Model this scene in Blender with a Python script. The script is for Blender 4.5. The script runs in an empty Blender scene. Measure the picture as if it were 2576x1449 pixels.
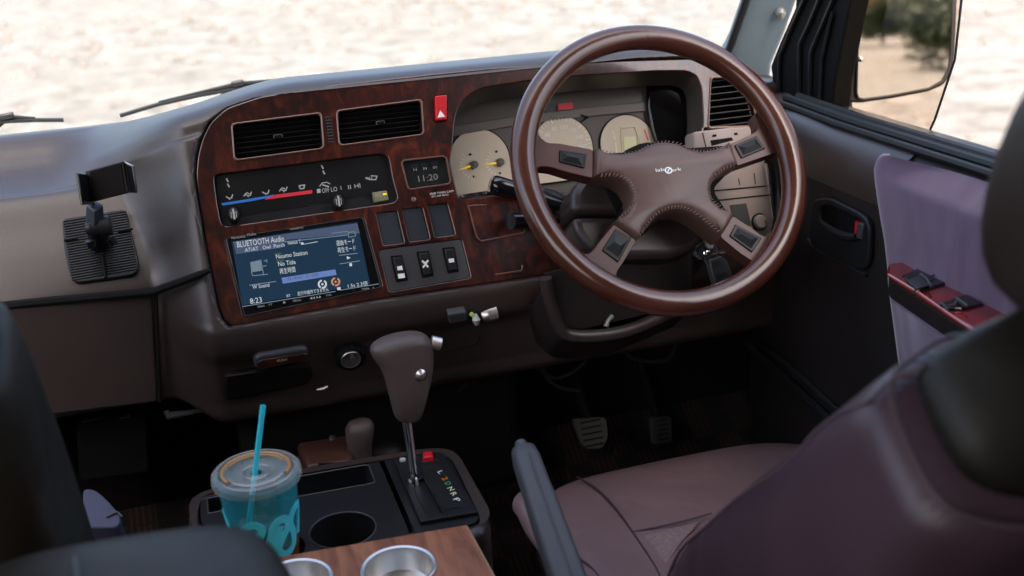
import bpy, bmesh, math, random
import numpy as np
from mathutils import Vector as V, Matrix, noise
random.seed(7)
S = bpy.context.scene
C = S.collection
rad = math.radians
# ------------------------------------------------------------------ camera
CX, CY, FL = 1288.0, 724.5, 2800.0
yaw, pitch, roll = rad(16.5), rad(20.1), rad(-3.1)
fw = V((math.sin(yaw)*math.cos(pitch), math.cos(yaw)*math.cos(pitch), -math.sin(pitch)))
r0 = V((math.cos(yaw), -math.sin(yaw), 0)); u0 = r0.cross(fw)
rt = r0*math.cos(roll) + u0*math.sin(roll)
up = u0*math.cos(roll) - r0*math.sin(roll)
EYE = V((0, 0, 1.35))
cam = bpy.data.cameras.new('camera'); co = bpy.data.objects.new('camera', cam); C.objects.link(co)
co.matrix_world = Matrix((( rt.x, up.x, -fw.x, EYE.x), (rt.y, up.y, -fw.y, EYE.y), (rt.z, up.z, -fw.z, EYE.z), (0, 0, 0, 1)))
cam.sensor_width = 36; cam.lens = 36*FL/2576; cam.clip_start = .02; cam.clip_end = 500
cam.dof.use_dof = True; cam.dof.focus_distance = 1.42; cam.dof.aperture_fstop = 4.0
S.camera = co
# ------------------------------------------------------------------ world, sun, exposure
SUN_EL, SUN_AZ = 54, 186            # azimuth measured clockwise from +Y (forward)
w = bpy.data.worlds.new('World'); S.world = w; w.use_nodes = True
nt = w.node_tree; bg = nt.nodes['Background']
sk = nt.nodes.new('ShaderNodeTexSky'); sk.sky_type = 'NISHITA'; sk.sun_disc = False
sk.sun_elevation = rad(SUN_EL); sk.sun_rotation = rad(SUN_AZ); sk.dust_density = 7; sk.ozone_density = .2; sk.air_density = 1
nt.links.new(sk.outputs[0], bg.inputs[0]); bg.inputs[1].default_value = .15
sl = bpy.data.lights.new('sun', 'SUN'); so = bpy.data.objects.new('sun', sl); C.objects.link(so)
sl.energy = 2.0; sl.angle = rad(.5); sl.color = (1, .97, .93)
sd = V((math.sin(rad(SUN_AZ))*math.cos(rad(SUN_EL)), math.cos(rad(SUN_AZ))*math.cos(rad(SUN_EL)), math.sin(rad(SUN_EL))))
so.rotation_euler = sd.to_track_quat('Z', 'Y').to_euler()
S.view_settings.view_transform = 'Standard'; S.view_settings.look = 'None'
S.view_settings.exposure = 2.28; S.view_settings.gamma = 1; S.view_settings.use_curve_mapping = False
S.render.engine = 'CYCLES'
S.cycles.use_denoising = True
S.cycles.max_bounces = 10; S.cycles.transparent_max_bounces = 16
S.cycles.sample_clamp_indirect = 6; S.cycles.caustics_reflective = False; S.cycles.caustics_refractive = False

# ------------------------------------------------------------------ helpers
def ray(x, y): return fw + rt*((x-CX)/FL) - up*((y-CY)/FL)
def D(x, y, d): return EYE + ray(x, y)*d
class Fr:
    def __init__(s, o, u, v): s.o = V(o); s.u = V(u).normalized(); s.v = V(v).normalized(); s.n = s.u.cross(s.v)
    def p(s, a, b, c=0): return s.o + s.u*a + s.v*b + s.n*c
    def hit(s, x, y, c=0):
        d = ray(x, y); t = (s.o + s.n*c - EYE).dot(s.n)/d.dot(s.n); q = EYE + d*t - s.o
        return (q.dot(s.u), q.dot(s.v))
    def H(s, pts, c=0): return [s.hit(x, y, c) for x, y in pts]
    def off(s, c): return Fr(s.o + s.n*c, s.u, s.v)
def plx(x, y, X): d = ray(x, y); return EYE + d*((X-EYE.x)/d.x)
def ply(x, y, Y): d = ray(x, y); return EYE + d*((Y-EYE.y)/d.y)
def plz(x, y, Z): d = ray(x, y); return EYE + d*((Z-EYE.z)/d.z)
def crop(k, ox, oy): return lambda pts: [(x*k+ox, y*k+oy) for x, y in pts]
c3 = crop(.5556, 1073.3, 33.5); c8 = crop(.3241, 1710.6, 268.3); ck = crop(.3473, 1375.2, 335.4)
c2 = crop(.4628, 469.6, 201.2); cs = crop(.21296, 536.7, 523.2); cc = crop(.19271, 509.8, 375.7)
cg = crop(.20830, 925.7, 221.4); cw = crop(.1875, 925.7, 483.0); cd = crop(.32404, 2012.5, 369)
ch = crop(.25, 134.2, 375.7); cp_ = crop(.16203, 939.2, 1106.9); cu = crop(.25934, 503.1, 1073.3); cl = crop(.25459, 536.7, 805)

def rr(poly, r, n=5):
    out = []; m = len(poly)
    for i in range(m):
        p, a, b = V(poly[i]), V(poly[i-1]), V(poly[(i+1) % m])
        da, db = (a-p), (b-p); ra = min(r, da.length*.48); rb = min(r, db.length*.48)
        A = p+da.normalized()*ra; B = p+db.normalized()*rb
        for k in range(n+1):
            t = k/n; q = A*(1-t)**2 + p*2*t*(1-t) + B*t*t; out.append((q.x, q.y))
    return out
def circ(cx, cy, rx, ry=None, n=40, a0=0, a1=None):
    ry = ry or rx
    return [(cx+rx*math.cos(a0+2*math.pi*k/n), cy+ry*math.sin(a0+2*math.pi*k/n)) for k in range(n)]
def smooth_path(pts, n=8, closed=False):
    P = [V(p) for p in pts]; m = len(P); out = []
    for i in range(m if closed else m-1):
        if closed: a, b, c, d = P[i-1], P[i], P[(i+1) % m], P[(i+2) % m]
        else: a, b, c, d = P[max(i-1, 0)], P[i], P[i+1], P[min(i+2, m-1)]
        for k in range(n):
            t = k/n
            out.append(.5*((2*b)+(c-a)*t+(2*a-5*b+4*c-d)*t*t+(3*b-a-3*c+d)*t**3))
    if not closed: out.append(P[-1])
    return out

def tag(o, label=None, cat=None, group=None, kind=None):
    if label: o['label'] = label
    if cat: o['category'] = cat
    if group: o['group'] = group
    if kind: o['kind'] = kind
    return o
ORG = {}
def empty(name, loc, label, cat, group=None):
    o = bpy.data.objects.new(name, None); C.objects.link(o); o.location = loc; o.empty_display_size = .05
    ORG[o] = V(loc); return tag(o, label, cat, group)
def finish(o, me, mat, parent, bevel=0, sharp=35, seg=2, sub=0, label=None):
    org = ORG[parent] if parent else V((0, 0, 0))
    if parent:
        for v in me.vertices: v.co -= org
        o.parent = parent
    ORG[o] = org
    if mat: me.materials.append(mat)
    for p in me.polygons: p.use_smooth = True
    if sharp: me.set_sharp_from_angle(angle=rad(sharp))
    if bevel:
        b = o.modifiers.new('bevel', 'BEVEL'); b.width = bevel; b.segments = seg; b.limit_method = 'ANGLE'; b.angle_limit = rad(28)
        b.use_clamp_overlap = True; b.harden_normals = False
    if sub:
        s = o.modifiers.new('sub', 'SUBSURF'); s.levels = sub; s.render_levels = sub
    if label: o['label'] = label
    return o
class MB:
    def __init__(s): s.v = []; s.f = []
    def add(s, vs, fs):
        n = len(s.v); s.v += [V(a) for a in vs]; s.f += [tuple(i+n for i in f) for f in fs]; return s
    def prism(s, F, poly, w0, w1, scale=1.0):
        area = sum(poly[i-1][0]*poly[i][1]-poly[i][0]*poly[i-1][1] for i in range(len(poly)))
        if area < 0: poly = poly[::-1]
        if w0 > w1: w0, w1 = w1, w0
        m = len(poly); cx = sum(p[0] for p in poly)/m; cy = sum(p[1] for p in poly)/m
        vs = [F.p(a, b, w0) for a, b in poly] + [F.p(cx+(a-cx)*scale, cy+(b-cy)*scale, w1) for a, b in poly]
        fs = [tuple(range(m-1, -1, -1)), tuple(range(m, 2*m))] + [(i, (i+1) % m, m+(i+1) % m, m+i) for i in range(m)]
        return s.add(vs, fs)
    def box(s, F, u0_, u1, v0, v1, w0, w1): return s.prism(F, [(u0_, v0), (u1, v0), (u1, v1), (u0_, v1)], w0, w1)
    def tube(s, path, r, n=10, cap=True, sx=1.0, ref=None):
        P = [V(p) for p in path]; m = len(P); R = r if hasattr(r, '__len__') else [r]*m
        t0 = (P[1]-P[0]).normalized()
        a = V(ref) if ref is not None else (V((0, 0, 1)) if abs(t0.z) < .9 else V((1, 0, 0)))
        a = (a - t0*a.dot(t0)).normalized(); vs = []
        for i in range(m):
            t = (P[min(i+1, m-1)]-P[max(i-1, 0)]).normalized()
            a = (a - t*a.dot(t)).normalized(); b = t.cross(a)
            for k in range(n):
                q = 2*math.pi*k/n; vs.append(P[i] + a*(math.cos(q)*R[i]) + b*(math.sin(q)*R[i]*sx))
        fs = [(i*n+k, i*n+(k+1) % n, (i+1)*n+(k+1) % n, (i+1)*n+k) for i in range(m-1) for k in range(n)]
        if cap: fs += [tuple(range(n-1, -1, -1)), tuple(range((m-1)*n, m*n))]
        return s.add(vs, fs)
    def lathe(s, F, prof, n=40, a0=0, cap=False):   # prof: list (radius, height along n)
        vs = [F.p(r*math.cos(2*math.pi*k/n), r*math.sin(2*math.pi*k/n), h) for r, h in prof for k in range(n)]
        m = len(prof)
        fs = [(i*n+k, i*n+(k+1) % n, (i+1)*n+(k+1) % n, (i+1)*n+k) for i in range(m-1) for k in range(n)]
        if cap: fs += [tuple(range(n-1, -1, -1)), tuple(range((m-1)*n, m*n))]
        return s.add(vs, fs)
    def rings(s, rings, cap=True, closed=False):
        n = len(rings[0]); m = len(rings); vs = [p for r in rings for p in r]
        fs = [(i*n+k, i*n+(k+1) % n, (i+1)*n+(k+1) % n, (i+1)*n+k) for i in range(m-1) for k in range(n)]
        if cap: fs += [tuple(range(n-1, -1, -1)), tuple(range((m-1)*n, m*n))]
        return s.add(vs, fs)
    def ball(s, c, r, sc=(1, 1, 1), n=12):
        c = V(c); vs = []; fs = []
        for i in range(n+1):
            th = math.pi*i/n
            for k in range(2*n):
                ph = math.pi*k/n; vs.append(c+V((math.sin(th)*math.cos(ph)*r*sc[0], math.sin(th)*math.sin(ph)*r*sc[1], math.cos(th)*r*sc[2])))
        for i in range(n):
            for k in range(2*n): fs.append((i*2*n+k, (i+1)*2*n+k, (i+1)*2*n+(k+1) % (2*n), i*2*n+(k+1) % (2*n)))
        return s.add(vs, fs)
    def text(s, F, txt, u, v, h, c=0, align='LEFT', thick=0, wide=1.0, width=None):
        cu_ = bpy.data.curves.new('t', 'FONT'); cu_.body = txt; cu_.size = h*1.38; cu_.align_x = align; cu_.resolution_u = 2
        o = bpy.data.objects.new('t', cu_); C.objects.link(o); bpy.context.view_layer.update()
        me = o.evaluated_get(bpy.context.evaluated_depsgraph_get()).to_mesh()
        if len(me.vertices):
            xs = [q.co.x for q in me.vertices]
            k = wide if width is None else width/max(1e-6, max(xs)-min(xs))
            s.add([F.p(u+q.co.x*k, v+q.co.y, c) for q in me.vertices], [tuple(p.vertices) for p in me.polygons])
        C.objects.unlink(o); bpy.data.objects.remove(o); bpy.data.curves.remove(cu_); return s
    def build(s, name, mat, parent=None, **k):
        me = bpy.data.meshes.new(name); me.from_pydata([tuple(a) for a in s.v], [], s.f); me.update()
        bm = bmesh.new(); bm.from_mesh(me); bmesh.ops.remove_doubles(bm, verts=bm.verts, dist=1e-6); bm.to_mesh(me); bm.free()
        o = bpy.data.objects.new(name, me); C.objects.link(o)
        return finish(o, me, mat, parent, **k)
def plate(name, F, outer, holes, w0, w1, mat, parent, bev=.0012, **k):
    cu_ = bpy.data.curves.new('c', 'CURVE'); cu_.dimensions = '2D'; cu_.fill_mode = 'BOTH'
    for pl in [outer]+holes:
        sp = cu_.splines.new('POLY'); sp.points.add(len(pl)-1); sp.use_cyclic_u = True
        for q, a in zip(sp.points, pl): q.co = (a[0], a[1], 0, 1)
    cu_.extrude = max(1e-4, abs(w1-w0)/2-bev); cu_.bevel_depth = bev; cu_.bevel_resolution = 2; cu_.offset = -bev
    o = bpy.data.objects.new('c', cu_); C.objects.link(o); bpy.context.view_layer.update()
    me = bpy.data.meshes.new_from_object(o.evaluated_get(bpy.context.evaluated_depsgraph_get()))
    C.objects.unlink(o); bpy.data.objects.remove(o); me.name = name; me.materials.clear()
    mid = (w0+w1)/2
    for q in me.vertices: q.co = F.p(q.co.x, q.co.y, mid+q.co.z)
    o = bpy.data.objects.new(name, me); C.objects.link(o)
    return finish(o, me, mat, parent, **k)
def copy_tree(o, parent=None):
    c = o.copy(); C.objects.link(c); c.parent = parent; ORG[c] = ORG[o]
    for ch_ in list(o.children): copy_tree(ch_, c)
    return c

# ------------------------------------------------------------------ materials
def mat(name, col, rough=.5, metal=0, coat=0, spec=.5, bump=0, bscale=400, bdist=.0004, var=0, vscale=8, trans=0, ior=1.45, alpha=1, sheen=0, emis=None, es=0, bdetail=4, coatr=.08):
    m = bpy.data.materials.new(name); m.use_nodes = True; n = m.node_tree; L = n.links
    b = n.nodes['Principled BSDF']; b.inputs['Base Color'].default_value = (*col, 1); b.inputs['Roughness'].default_value = rough
    b.inputs['Metallic'].default_value = metal; b.inputs['Coat Weight'].default_value = coat; b.inputs['Coat Roughness'].default_value = coatr
    b.inputs['Specular IOR Level'].default_value = spec; b.inputs['Transmission Weight'].default_value = trans; b.inputs['IOR'].default_value = ior
    b.inputs['Alpha'].default_value = alpha; b.inputs['Sheen Weight'].default_value = sheen
    if emis: b.inputs['Emission Color'].default_value = (*emis, 1); b.inputs['Emission Strength'].default_value = es
    tc = n.nodes.new('ShaderNodeTexCoord')
    if bump:
        t = n.nodes.new('ShaderNodeTexNoise'); t.inputs['Scale'].default_value = bscale; t.inputs['Detail'].default_value = bdetail
        bp = n.nodes.new('ShaderNodeBump'); bp.inputs['Strength'].default_value = bump; bp.inputs['Distance'].default_value = bdist
        L.new(tc.outputs['Object'], t.inputs['Vector']); L.new(t.outputs[0], bp.inputs['Height']); L.new(bp.outputs[0], b.inputs['Normal'])
    if var:
        t = n.nodes.new('ShaderNodeTexNoise'); t.inputs['Scale'].default_value = vscale; t.inputs['Detail'].default_value = 6
        L.new(tc.outputs['Object'], t.inputs['Vector'])
        r = n.nodes.new('ShaderNodeMapRange'); r.inputs['From Min'].default_value = .3; r.inputs['From Max'].default_value = .7
        r.inputs['To Min'].default_value = 1-var; r.inputs['To Max'].default_value = 1+var
        L.new(t.outputs[0], r.inputs['Value'])
        mx = n.nodes.new('ShaderNodeVectorMath'); mx.operation = 'SCALE'; mx.inputs[0].default_value = col
        L.new(r.outputs[0], mx.inputs['Scale']); L.new(mx.outputs[0], b.inputs['Base Color'])
        r2 = n.nodes.new('ShaderNodeMapRange'); r2.inputs['To Min'].default_value = max(0, rough-.08); r2.inputs['To Max'].default_value = min(1, rough+.08)
        L.new(t.outputs[0], r2.inputs['Value']); L.new(r2.outputs[0], b.inputs['Roughness'])
    return m
def ramp(n, stops):
    r = n.nodes.new('ShaderNodeValToRGB'); e = r.color_ramp.elements
    while len(e) < len(stops): e.new(.5)
    for q, (p, c) in zip(e, stops): q.position = p; q.color = (*c, 1)
    return r
M = {}
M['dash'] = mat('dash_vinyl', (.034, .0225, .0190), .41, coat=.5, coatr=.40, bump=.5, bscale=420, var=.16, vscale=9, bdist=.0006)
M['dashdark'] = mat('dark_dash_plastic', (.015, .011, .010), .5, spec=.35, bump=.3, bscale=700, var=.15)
M['lid'] = mat('glovebox_vinyl', (.038, .026, .023), .5, bump=.35, bscale=900, var=.12)
M['black'] = mat('black_plastic', (.005, .005, .0055), .38, spec=.35, bump=.2, bscale=900, var=.2, vscale=20)
M['matte'] = mat('matte_black', (.004, .004, .004), .8, spec=.2)
M['void'] = mat('dark_trim', (.006, .0045, .0045), .8, spec=.2, bump=.3, bscale=60, var=.3)
M['gloss'] = mat('gloss_black', (.006, .006, .007), .12, coat=.4)
M['grey'] = mat('charcoal_plastic', (.045, .045, .048), .45, bump=.3, bscale=900, var=.1)
M['dgrey'] = mat('dark_grey_plastic', (.011, .0115, .013), .42, spec=.35, bump=.3, bscale=900, var=.1)
M['blank'] = mat('blue_black_plastic', (.024, .030, .038), .4, bump=.3, bscale=900)
M['chrome'] = mat('chrome', (.75, .75, .76), .12, metal=1)
M['steel'] = mat('brushed_steel', (.72, .70, .67), .36, metal=1, bump=.1, bscale=300)
M['leather'] = mat('wheel_leather', (.064, .0185, .011), .23, coat=.5, coatr=.18, bump=.2, bscale=600, var=.25, vscale=14, bdist=.0003)
M['pad'] = mat('pad_leather', (.090, .050, .041), .42, coat=.1, coatr=.3, bump=.5, bscale=700, var=.15, vscale=18, bdist=.0003)
M['thread'] = mat('stitch_thread', (.20, .13, .11), .7)
M['seat'] = mat('seat_leather', (.190, .120, .122), .38, bump=.45, bscale=650, var=.08, vscale=7, bdist=.0004)
M['seatd'] = mat('seat_side_leather', (.056, .030, .039), .38, bump=.4, bscale=500, var=.12, vscale=6)
M['seatb'] = mat('seat_black_leather', (.015, .0125, .009), .5, spec=.35, bump=.4, bscale=300, var=.2, vscale=9)
M['seath'] = mat('headrest_leather', (.026, .016, .012), .5, bump=.4, bscale=400, var=.15, vscale=7)
M['pipe'] = mat('seat_piping', (.085, .055, .06), .4)
M['spoke'] = mat('spoke_leather', (.070, .026, .020), .42, coat=.15, coatr=.3, bump=.25, bscale=600, var=.2, vscale=14, bdist=.0003)
M['perf'] = mat('perforated_leather', (.22, .15, .15), .5, bump=1, bscale=260, bdist=.001, var=.25, vscale=260)
M['cloth'] = mat('purple_cloth', (.135, .082, .132), .85, sheen=.5, bump=.5, bscale=300, var=.14, vscale=5)
M['door'] = mat('door_vinyl', (.018, .0145, .014), .48, spec=.35, bump=.35, bscale=800, var=.1)
M['redwood'] = mat('red_lacquer', (.17, .012, .010), .15, coat=.8, var=.35, vscale=30)
M['rubber'] = mat('black_rubber', (.012, .013, .014), .5, bump=.2, bscale=300)
M['pillar'] = mat('pillar_paint', (.19, .25, .29), .5, bump=.15, bscale=500, var=.05)
M['body'] = mat('van_body_trim', (.022, .020, .019), .7)
M['headliner'] = mat('headliner', (.24, .23, .215), .9)
M['daylit_pod'] = mat('daylit_pod_plastic', (.31, .25, .225), .38, bump=.25, bscale=800, var=.06)  # lighter than the dash brown: door window daylight put into the colour
M['gauge'] = mat('gauge_face', (.62, .52, .385), .4, var=.05, vscale=20)
M['clface'] = mat('cluster_face', (.085, .070, .062), .45, var=.08)
M['clband'] = mat('cluster_band', (.13, .105, .095), .42)
M['visor'] = mat('cluster_visor', (.042, .034, .030), .36, bump=.2, bscale=700)
M['white'] = mat('white_print', (.8, .8, .78), .5)
M['wgrey'] = mat('pale_print', (.42, .42, .40), .5)
M['yellow'] = mat('yellow_needle', (.85, .62, .02), .4, emis=(.9, .6, .02), es=.12)
M['orange'] = mat('orange_print', (.8, .22, .02), .4)
M['greenp'] = mat('green_print', (.05, .45, .22), .4)
M['yelp'] = mat('pale_yellow_print', (.75, .75, .42), .4)
M['red'] = mat('red_plastic', (.55, .012, .02), .35)
M['blue'] = mat('blue_print', (.03, .18, .55), .4)
M['redp'] = mat('red_print', (.65, .03, .05), .4)
M['linec'] = mat('bronze_edge_glint', (.17, .085, .06), .28, coat=.5)  # bronze; edge tubes in it stand for reflections on the bevels
M['knob'] = mat('knob_vinyl', (.085, .063, .057), .42, bump=.8, bscale=1100, bdist=.0005, var=.06)
M['hbrake'] = mat('handbrake_grip', (.060, .063, .068), .45, bump=.8, bscale=900, bdist=.0005)
M['hgrip'] = mat('handbrake_smooth', (.045, .050, .058), .4, bump=.2, bscale=900)
M['lcd'] = mat('lcd_glass', (.02, .022, .022), .15)
M['green'] = mat('ac_button', (.20, .18, .10), .4)
M['turq'] = mat('turquoise_plastic', (.06, .78, .92), .3, coat=.3)
M['print'] = mat('turquoise_print', (.12, .90, 1.0), .35)
M['coffee'] = mat('iced_coffee', (.20, .07, .025), .2, var=.4, vscale=40)
M['ice'] = mat('ice', (.20, .30, .32), .15, trans=.6, ior=1.31)
M['ground'] = None
def clear_plastic(name, tint, w_t, rough=.06, grad=None):
    m = bpy.data.materials.new(name); m.use_nodes = True; n = m.node_tree; n.nodes.clear(); L = n.links
    out = n.nodes.new('ShaderNodeOutputMaterial'); mx = n.nodes.new('ShaderNodeMixShader'); t = n.nodes.new('ShaderNodeBsdfTransparent')
    b = n.nodes.new('ShaderNodeBsdfPrincipled'); b.inputs['Base Color'].default_value = (*tint, 1); b.inputs['Roughness'].default_value = rough
    b.inputs['Coat Weight'].default_value = .5
    t.inputs[0].default_value = (.97, .97, .97, 1)
    fr = n.nodes.new('ShaderNodeFresnel'); fr.inputs[0].default_value = 1.5
    ad = n.nodes.new('ShaderNodeMath'); ad.operation = 'ADD'; ad.use_clamp = True; ad.inputs[1].default_value = w_t
    ge = n.nodes.new('ShaderNodeNewGeometry'); su = n.nodes.new('ShaderNodeMath'); su.operation = 'SUBTRACT'; su.inputs[0].default_value = 1; L.new(ge.outputs['Backfacing'], su.inputs[1])
    mu = n.nodes.new('ShaderNodeMath'); mu.operation = 'MULTIPLY'; L.new(fr.outputs[0], mu.inputs[0]); L.new(su.outputs[0], mu.inputs[1]); L.new(mu.outputs[0], ad.inputs[0]); L.new(ad.outputs[0], mx.inputs[0]); L.new(t.outputs[0], mx.inputs[1]); L.new(b.outputs[0], mx.inputs[2])
    L.new(mx.outputs[0], out.inputs[0]); return m, n, b, ad
def glass(name, col=(1, 1, 1), refl=1.0):
    m = bpy.data.materials.new(name); m.use_nodes = True; n = m.node_tree; n.nodes.clear(); L = n.links
    out = n.nodes.new('ShaderNodeOutputMaterial'); mx = n.nodes.new('ShaderNodeMixShader'); t = n.nodes.new('ShaderNodeBsdfTransparent')
    g = n.nodes.new('ShaderNodeBsdfGlossy'); g.inputs['Roughness'].default_value = .01; t.inputs[0].default_value = (*col, 1)
    fr = n.nodes.new('ShaderNodeFresnel'); fr.inputs[0].default_value = 1.35; ge = n.nodes.new('ShaderNodeNewGeometry')
    su = n.nodes.new('ShaderNodeMath'); su.operation = 'SUBTRACT'; su.inputs[0].default_value = 1; L.new(ge.outputs['Backfacing'], su.inputs[1])
    mu = n.nodes.new('ShaderNodeMath'); mu.operation = 'MULTIPLY'; L.new(fr.outputs[0], mu.inputs[0]); L.new(su.outputs[0], mu.inputs[1])
    L.new(mu.outputs[0], mx.inputs[0]); L.new(t.outputs[0], mx.inputs[1]); L.new(g.outputs[0], mx.inputs[2]); L.new(mx.outputs[0], out.inputs[0]); return m
M['glass'] = glass('window_glass', (.97, .985, .98))
M['smoke'] = glass('smoked_acrylic', (.93, .86, .79))
M['mirror'] = mat('mirror_glass', (.68, .68, .66), .02, metal=1)
M['lidp'], _, _, _ = clear_plastic('clear_lid', (.85, .82, .76), .14, .10)
M['cupclear'], _n, _b, _ad = clear_plastic('cup_plastic', (.01, .50, .61), .46)
def two_tone(n, b, ad):
    L = n.links; tc = n.nodes.new('ShaderNodeTexCoord'); sx = n.nodes.new('ShaderNodeSeparateXYZ'); L.new(tc.outputs['Object'], sx.inputs[0])
    nz = n.nodes.new('ShaderNodeTexNoise'); nz.inputs['Scale'].default_value = 45; nz.inputs['Detail'].default_value = 2; L.new(tc.outputs['Object'], nz.inputs['Vector'])
    a = n.nodes.new('ShaderNodeMath'); a.operation = 'MULTIPLY_ADD'; a.inputs[1].default_value = .03; L.new(nz.outputs[0], a.inputs[0]); L.new(sx.outputs[2], a.inputs[2])
    r = ramp(n, [(0, (.25, .09, .03)), (1, (.02, .42, .50))]); mr = n.nodes.new('ShaderNodeMapRange')
    mr.inputs['From Min'].default_value = .075; mr.inputs['From Max'].default_value = .09; L.new(a.outputs[0], mr.inputs['Value'])
    L.new(mr.outputs[0], r.inputs[0]); L.new(r.outputs[0], b.inputs['Base Color'])
two_tone(_n, _b, _ad)
def rumple(m, scale, dist):
    n = m.node_tree; L = n.links; b = n.nodes['Principled BSDF']; old = b.inputs['Normal'].links[0].from_node
    t = n.nodes.new('ShaderNodeTexNoise'); t.inputs['Scale'].default_value = scale; t.inputs['Detail'].default_value = 2; t.inputs['Distortion'].default_value = .6
    tc = n.nodes.new('ShaderNodeTexCoord'); mp = n.nodes.new('ShaderNodeMapping'); mp.inputs['Scale'].default_value = (1, 1, .5); L.new(tc.outputs['Object'], mp.inputs[0]); L.new(mp.outputs[0], t.inputs['Vector'])
    bp = n.nodes.new('ShaderNodeBump'); bp.inputs['Strength'].default_value = 1; bp.inputs['Distance'].default_value = dist
    L.new(t.outputs[0], bp.inputs['Height']); L.new(old.outputs[0], bp.inputs['Normal']); L.new(bp.outputs[0], b.inputs['Normal'])
rumple(M['cloth'], 7, .02); rumple(M['seat'], 9, .006); rumple(M['seatd'], 6, .012); rumple(M['seatb'], 8, .012); rumple(M['pad'], 22, .001); rumple(M['leather'], 30, .0006)
def wood_mat():
    m = bpy.data.materials.new('burl_wood'); m.use_nodes = True; n = m.node_tree; L = n.links; b = n.nodes['Principled BSDF']
    tc = n.nodes.new('ShaderNodeTexCoord')
    n1 = n.nodes.new('ShaderNodeTexNoise'); n1.inputs['Scale'].default_value = 34; n1.inputs['Detail'].default_value = 9; n1.inputs['Distortion'].default_value = 1.6; n1.inputs['Roughness'].default_value = .65
    n2 = n.nodes.new('ShaderNodeTexNoise'); n2.inputs['Scale'].default_value = 5; n2.inputs['Detail'].default_value = 3
    mp = n.nodes.new('ShaderNodeMapping'); mp.inputs['Scale'].default_value = (1.6, 1, .7); L.new(tc.outputs['Object'], mp.inputs[0])
    L.new(mp.outputs[0], n1.inputs['Vector']); L.new(tc.outputs['Object'], n2.inputs['Vector'])
    r = ramp(n, [(.30, (.004, .002, .001)), (.43, (.018, .004, .0025)), (.54, (.052, .007, .0035)), (.66, (.100, .019, .007)), (.74, (.05, .010, .005)), (.85, (.02, .005, .003))])
    L.new(n1.outputs[0], r.inputs[0])
    mr = n.nodes.new('ShaderNodeMapRange'); mr.inputs['From Min'].default_value = .35; mr.inputs['From Max'].default_value = .65; mr.inputs['To Min'].default_value = .6; mr.inputs['To Max'].default_value = 1.35
    L.new(n2.outputs[0], mr.inputs['Value'])
    vm = n.nodes.new('ShaderNodeVectorMath'); vm.operation = 'SCALE'; L.new(r.outputs[0], vm.inputs[0]); L.new(mr.outputs[0], vm.inputs['Scale'])
    L.new(vm.outputs[0], b.inputs['Base Color']); b.inputs['Roughness'].default_value = .3; b.inputs['Coat Weight'].default_value = .8; b.inputs['Coat Roughness'].default_value = .12
    return m
M['wood'] = wood_mat()
def table_mat():
    m = bpy.data.materials.new('table_walnut'); m.use_nodes = True; n = m.node_tree; L = n.links; b = n.nodes['Principled BSDF']
    tc = n.nodes.new('ShaderNodeTexCoord'); mp = n.nodes.new('ShaderNodeMapping'); mp.inputs['Scale'].default_value = (9, 1.2, 4); mp.inputs['Rotation'].default_value = (0, 0, .1); L.new(tc.outputs['Object'], mp.inputs[0])
    n1 = n.nodes.new('ShaderNodeTexNoise'); n1.inputs['Scale'].default_value = 6; n1.inputs['Detail'].default_value = 9; n1.inputs['Distortion'].default_value = .8; n1.inputs['Roughness'].default_value = .6
    L.new(mp.outputs[0], n1.inputs['Vector'])
    r = ramp(n, [(.3, (.13, .042, .018)), (.5, (.27, .095, .045)), (.62, (.36, .14, .065)), (.75, (.22, .075, .035))]); L.new(n1.outputs[0], r.inputs[0])
    L.new(r.outputs[0], b.inputs['Base Color']); b.inputs['Roughness'].default_value = .38
    bp = n.nodes.new('ShaderNodeBump'); bp.inputs['Strength'].default_value = .2; bp.inputs['Distance'].default_value = .0005; L.new(n1.outputs[0], bp.inputs['Height']); L.new(bp.outputs[0], b.inputs['Normal'])
    return m
M['table'] = table_mat()
def carpet_mat():
    m = bpy.data.materials.new('patterned_carpet'); m.use_nodes = True; n = m.node_tree; L = n.links; b = n.nodes['Principled BSDF']
    tc = n.nodes.new('ShaderNodeTexCoord'); mp = n.nodes.new('ShaderNodeMapping'); mp.inputs['Scale'].default_value = (1, 1, 1); L.new(tc.outputs['Object'], mp.inputs[0])
    ck_ = n.nodes.new('ShaderNodeTexChecker'); ck_.inputs['Scale'].default_value = 26; ck_.inputs[1].default_value = (1, 1, 1, 1); ck_.inputs[2].default_value = (0, 0, 0, 1); L.new(mp.outputs[0], ck_.inputs[0])
    wv = n.nodes.new('ShaderNodeTexWave'); wv.inputs['Scale'].default_value = 34; wv.bands_direction = 'X'; L.new(mp.outputs[0], wv.inputs[0])
    nz = n.nodes.new('ShaderNodeTexNoise'); nz.inputs['Scale'].default_value = 300; L.new(tc.outputs['Object'], nz.inputs['Vector'])
    mu = n.nodes.new('ShaderNodeMath'); mu.operation = 'MULTIPLY'; L.new(ck_.outputs[0], mu.inputs[0]); L.new(wv.outputs[1], mu.inputs[1])
    mu2 = n.nodes.new('ShaderNodeMath'); mu2.operation = 'MULTIPLY'; L.new(mu.outputs[0], mu2.inputs[0]); L.new(nz.outputs[0], mu2.inputs[1])
    r = ramp(n, [(.15, (.004, .003, .003)), (.45, (.038, .014, .011))]); L.new(mu2.outputs[0], r.inputs[0]); L.new(r.outputs[0], b.inputs['Base Color'])
    b.inputs['Roughness'].default_value = .95
    bp = n.nodes.new('ShaderNodeBump'); bp.inputs['Strength'].default_value = .6; bp.inputs['Distance'].default_value = .003; L.new(nz.outputs[0], bp.inputs['Height']); L.new(bp.outputs[0], b.inputs['Normal'])
    return m
M['carpet'] = carpet_mat()
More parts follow.
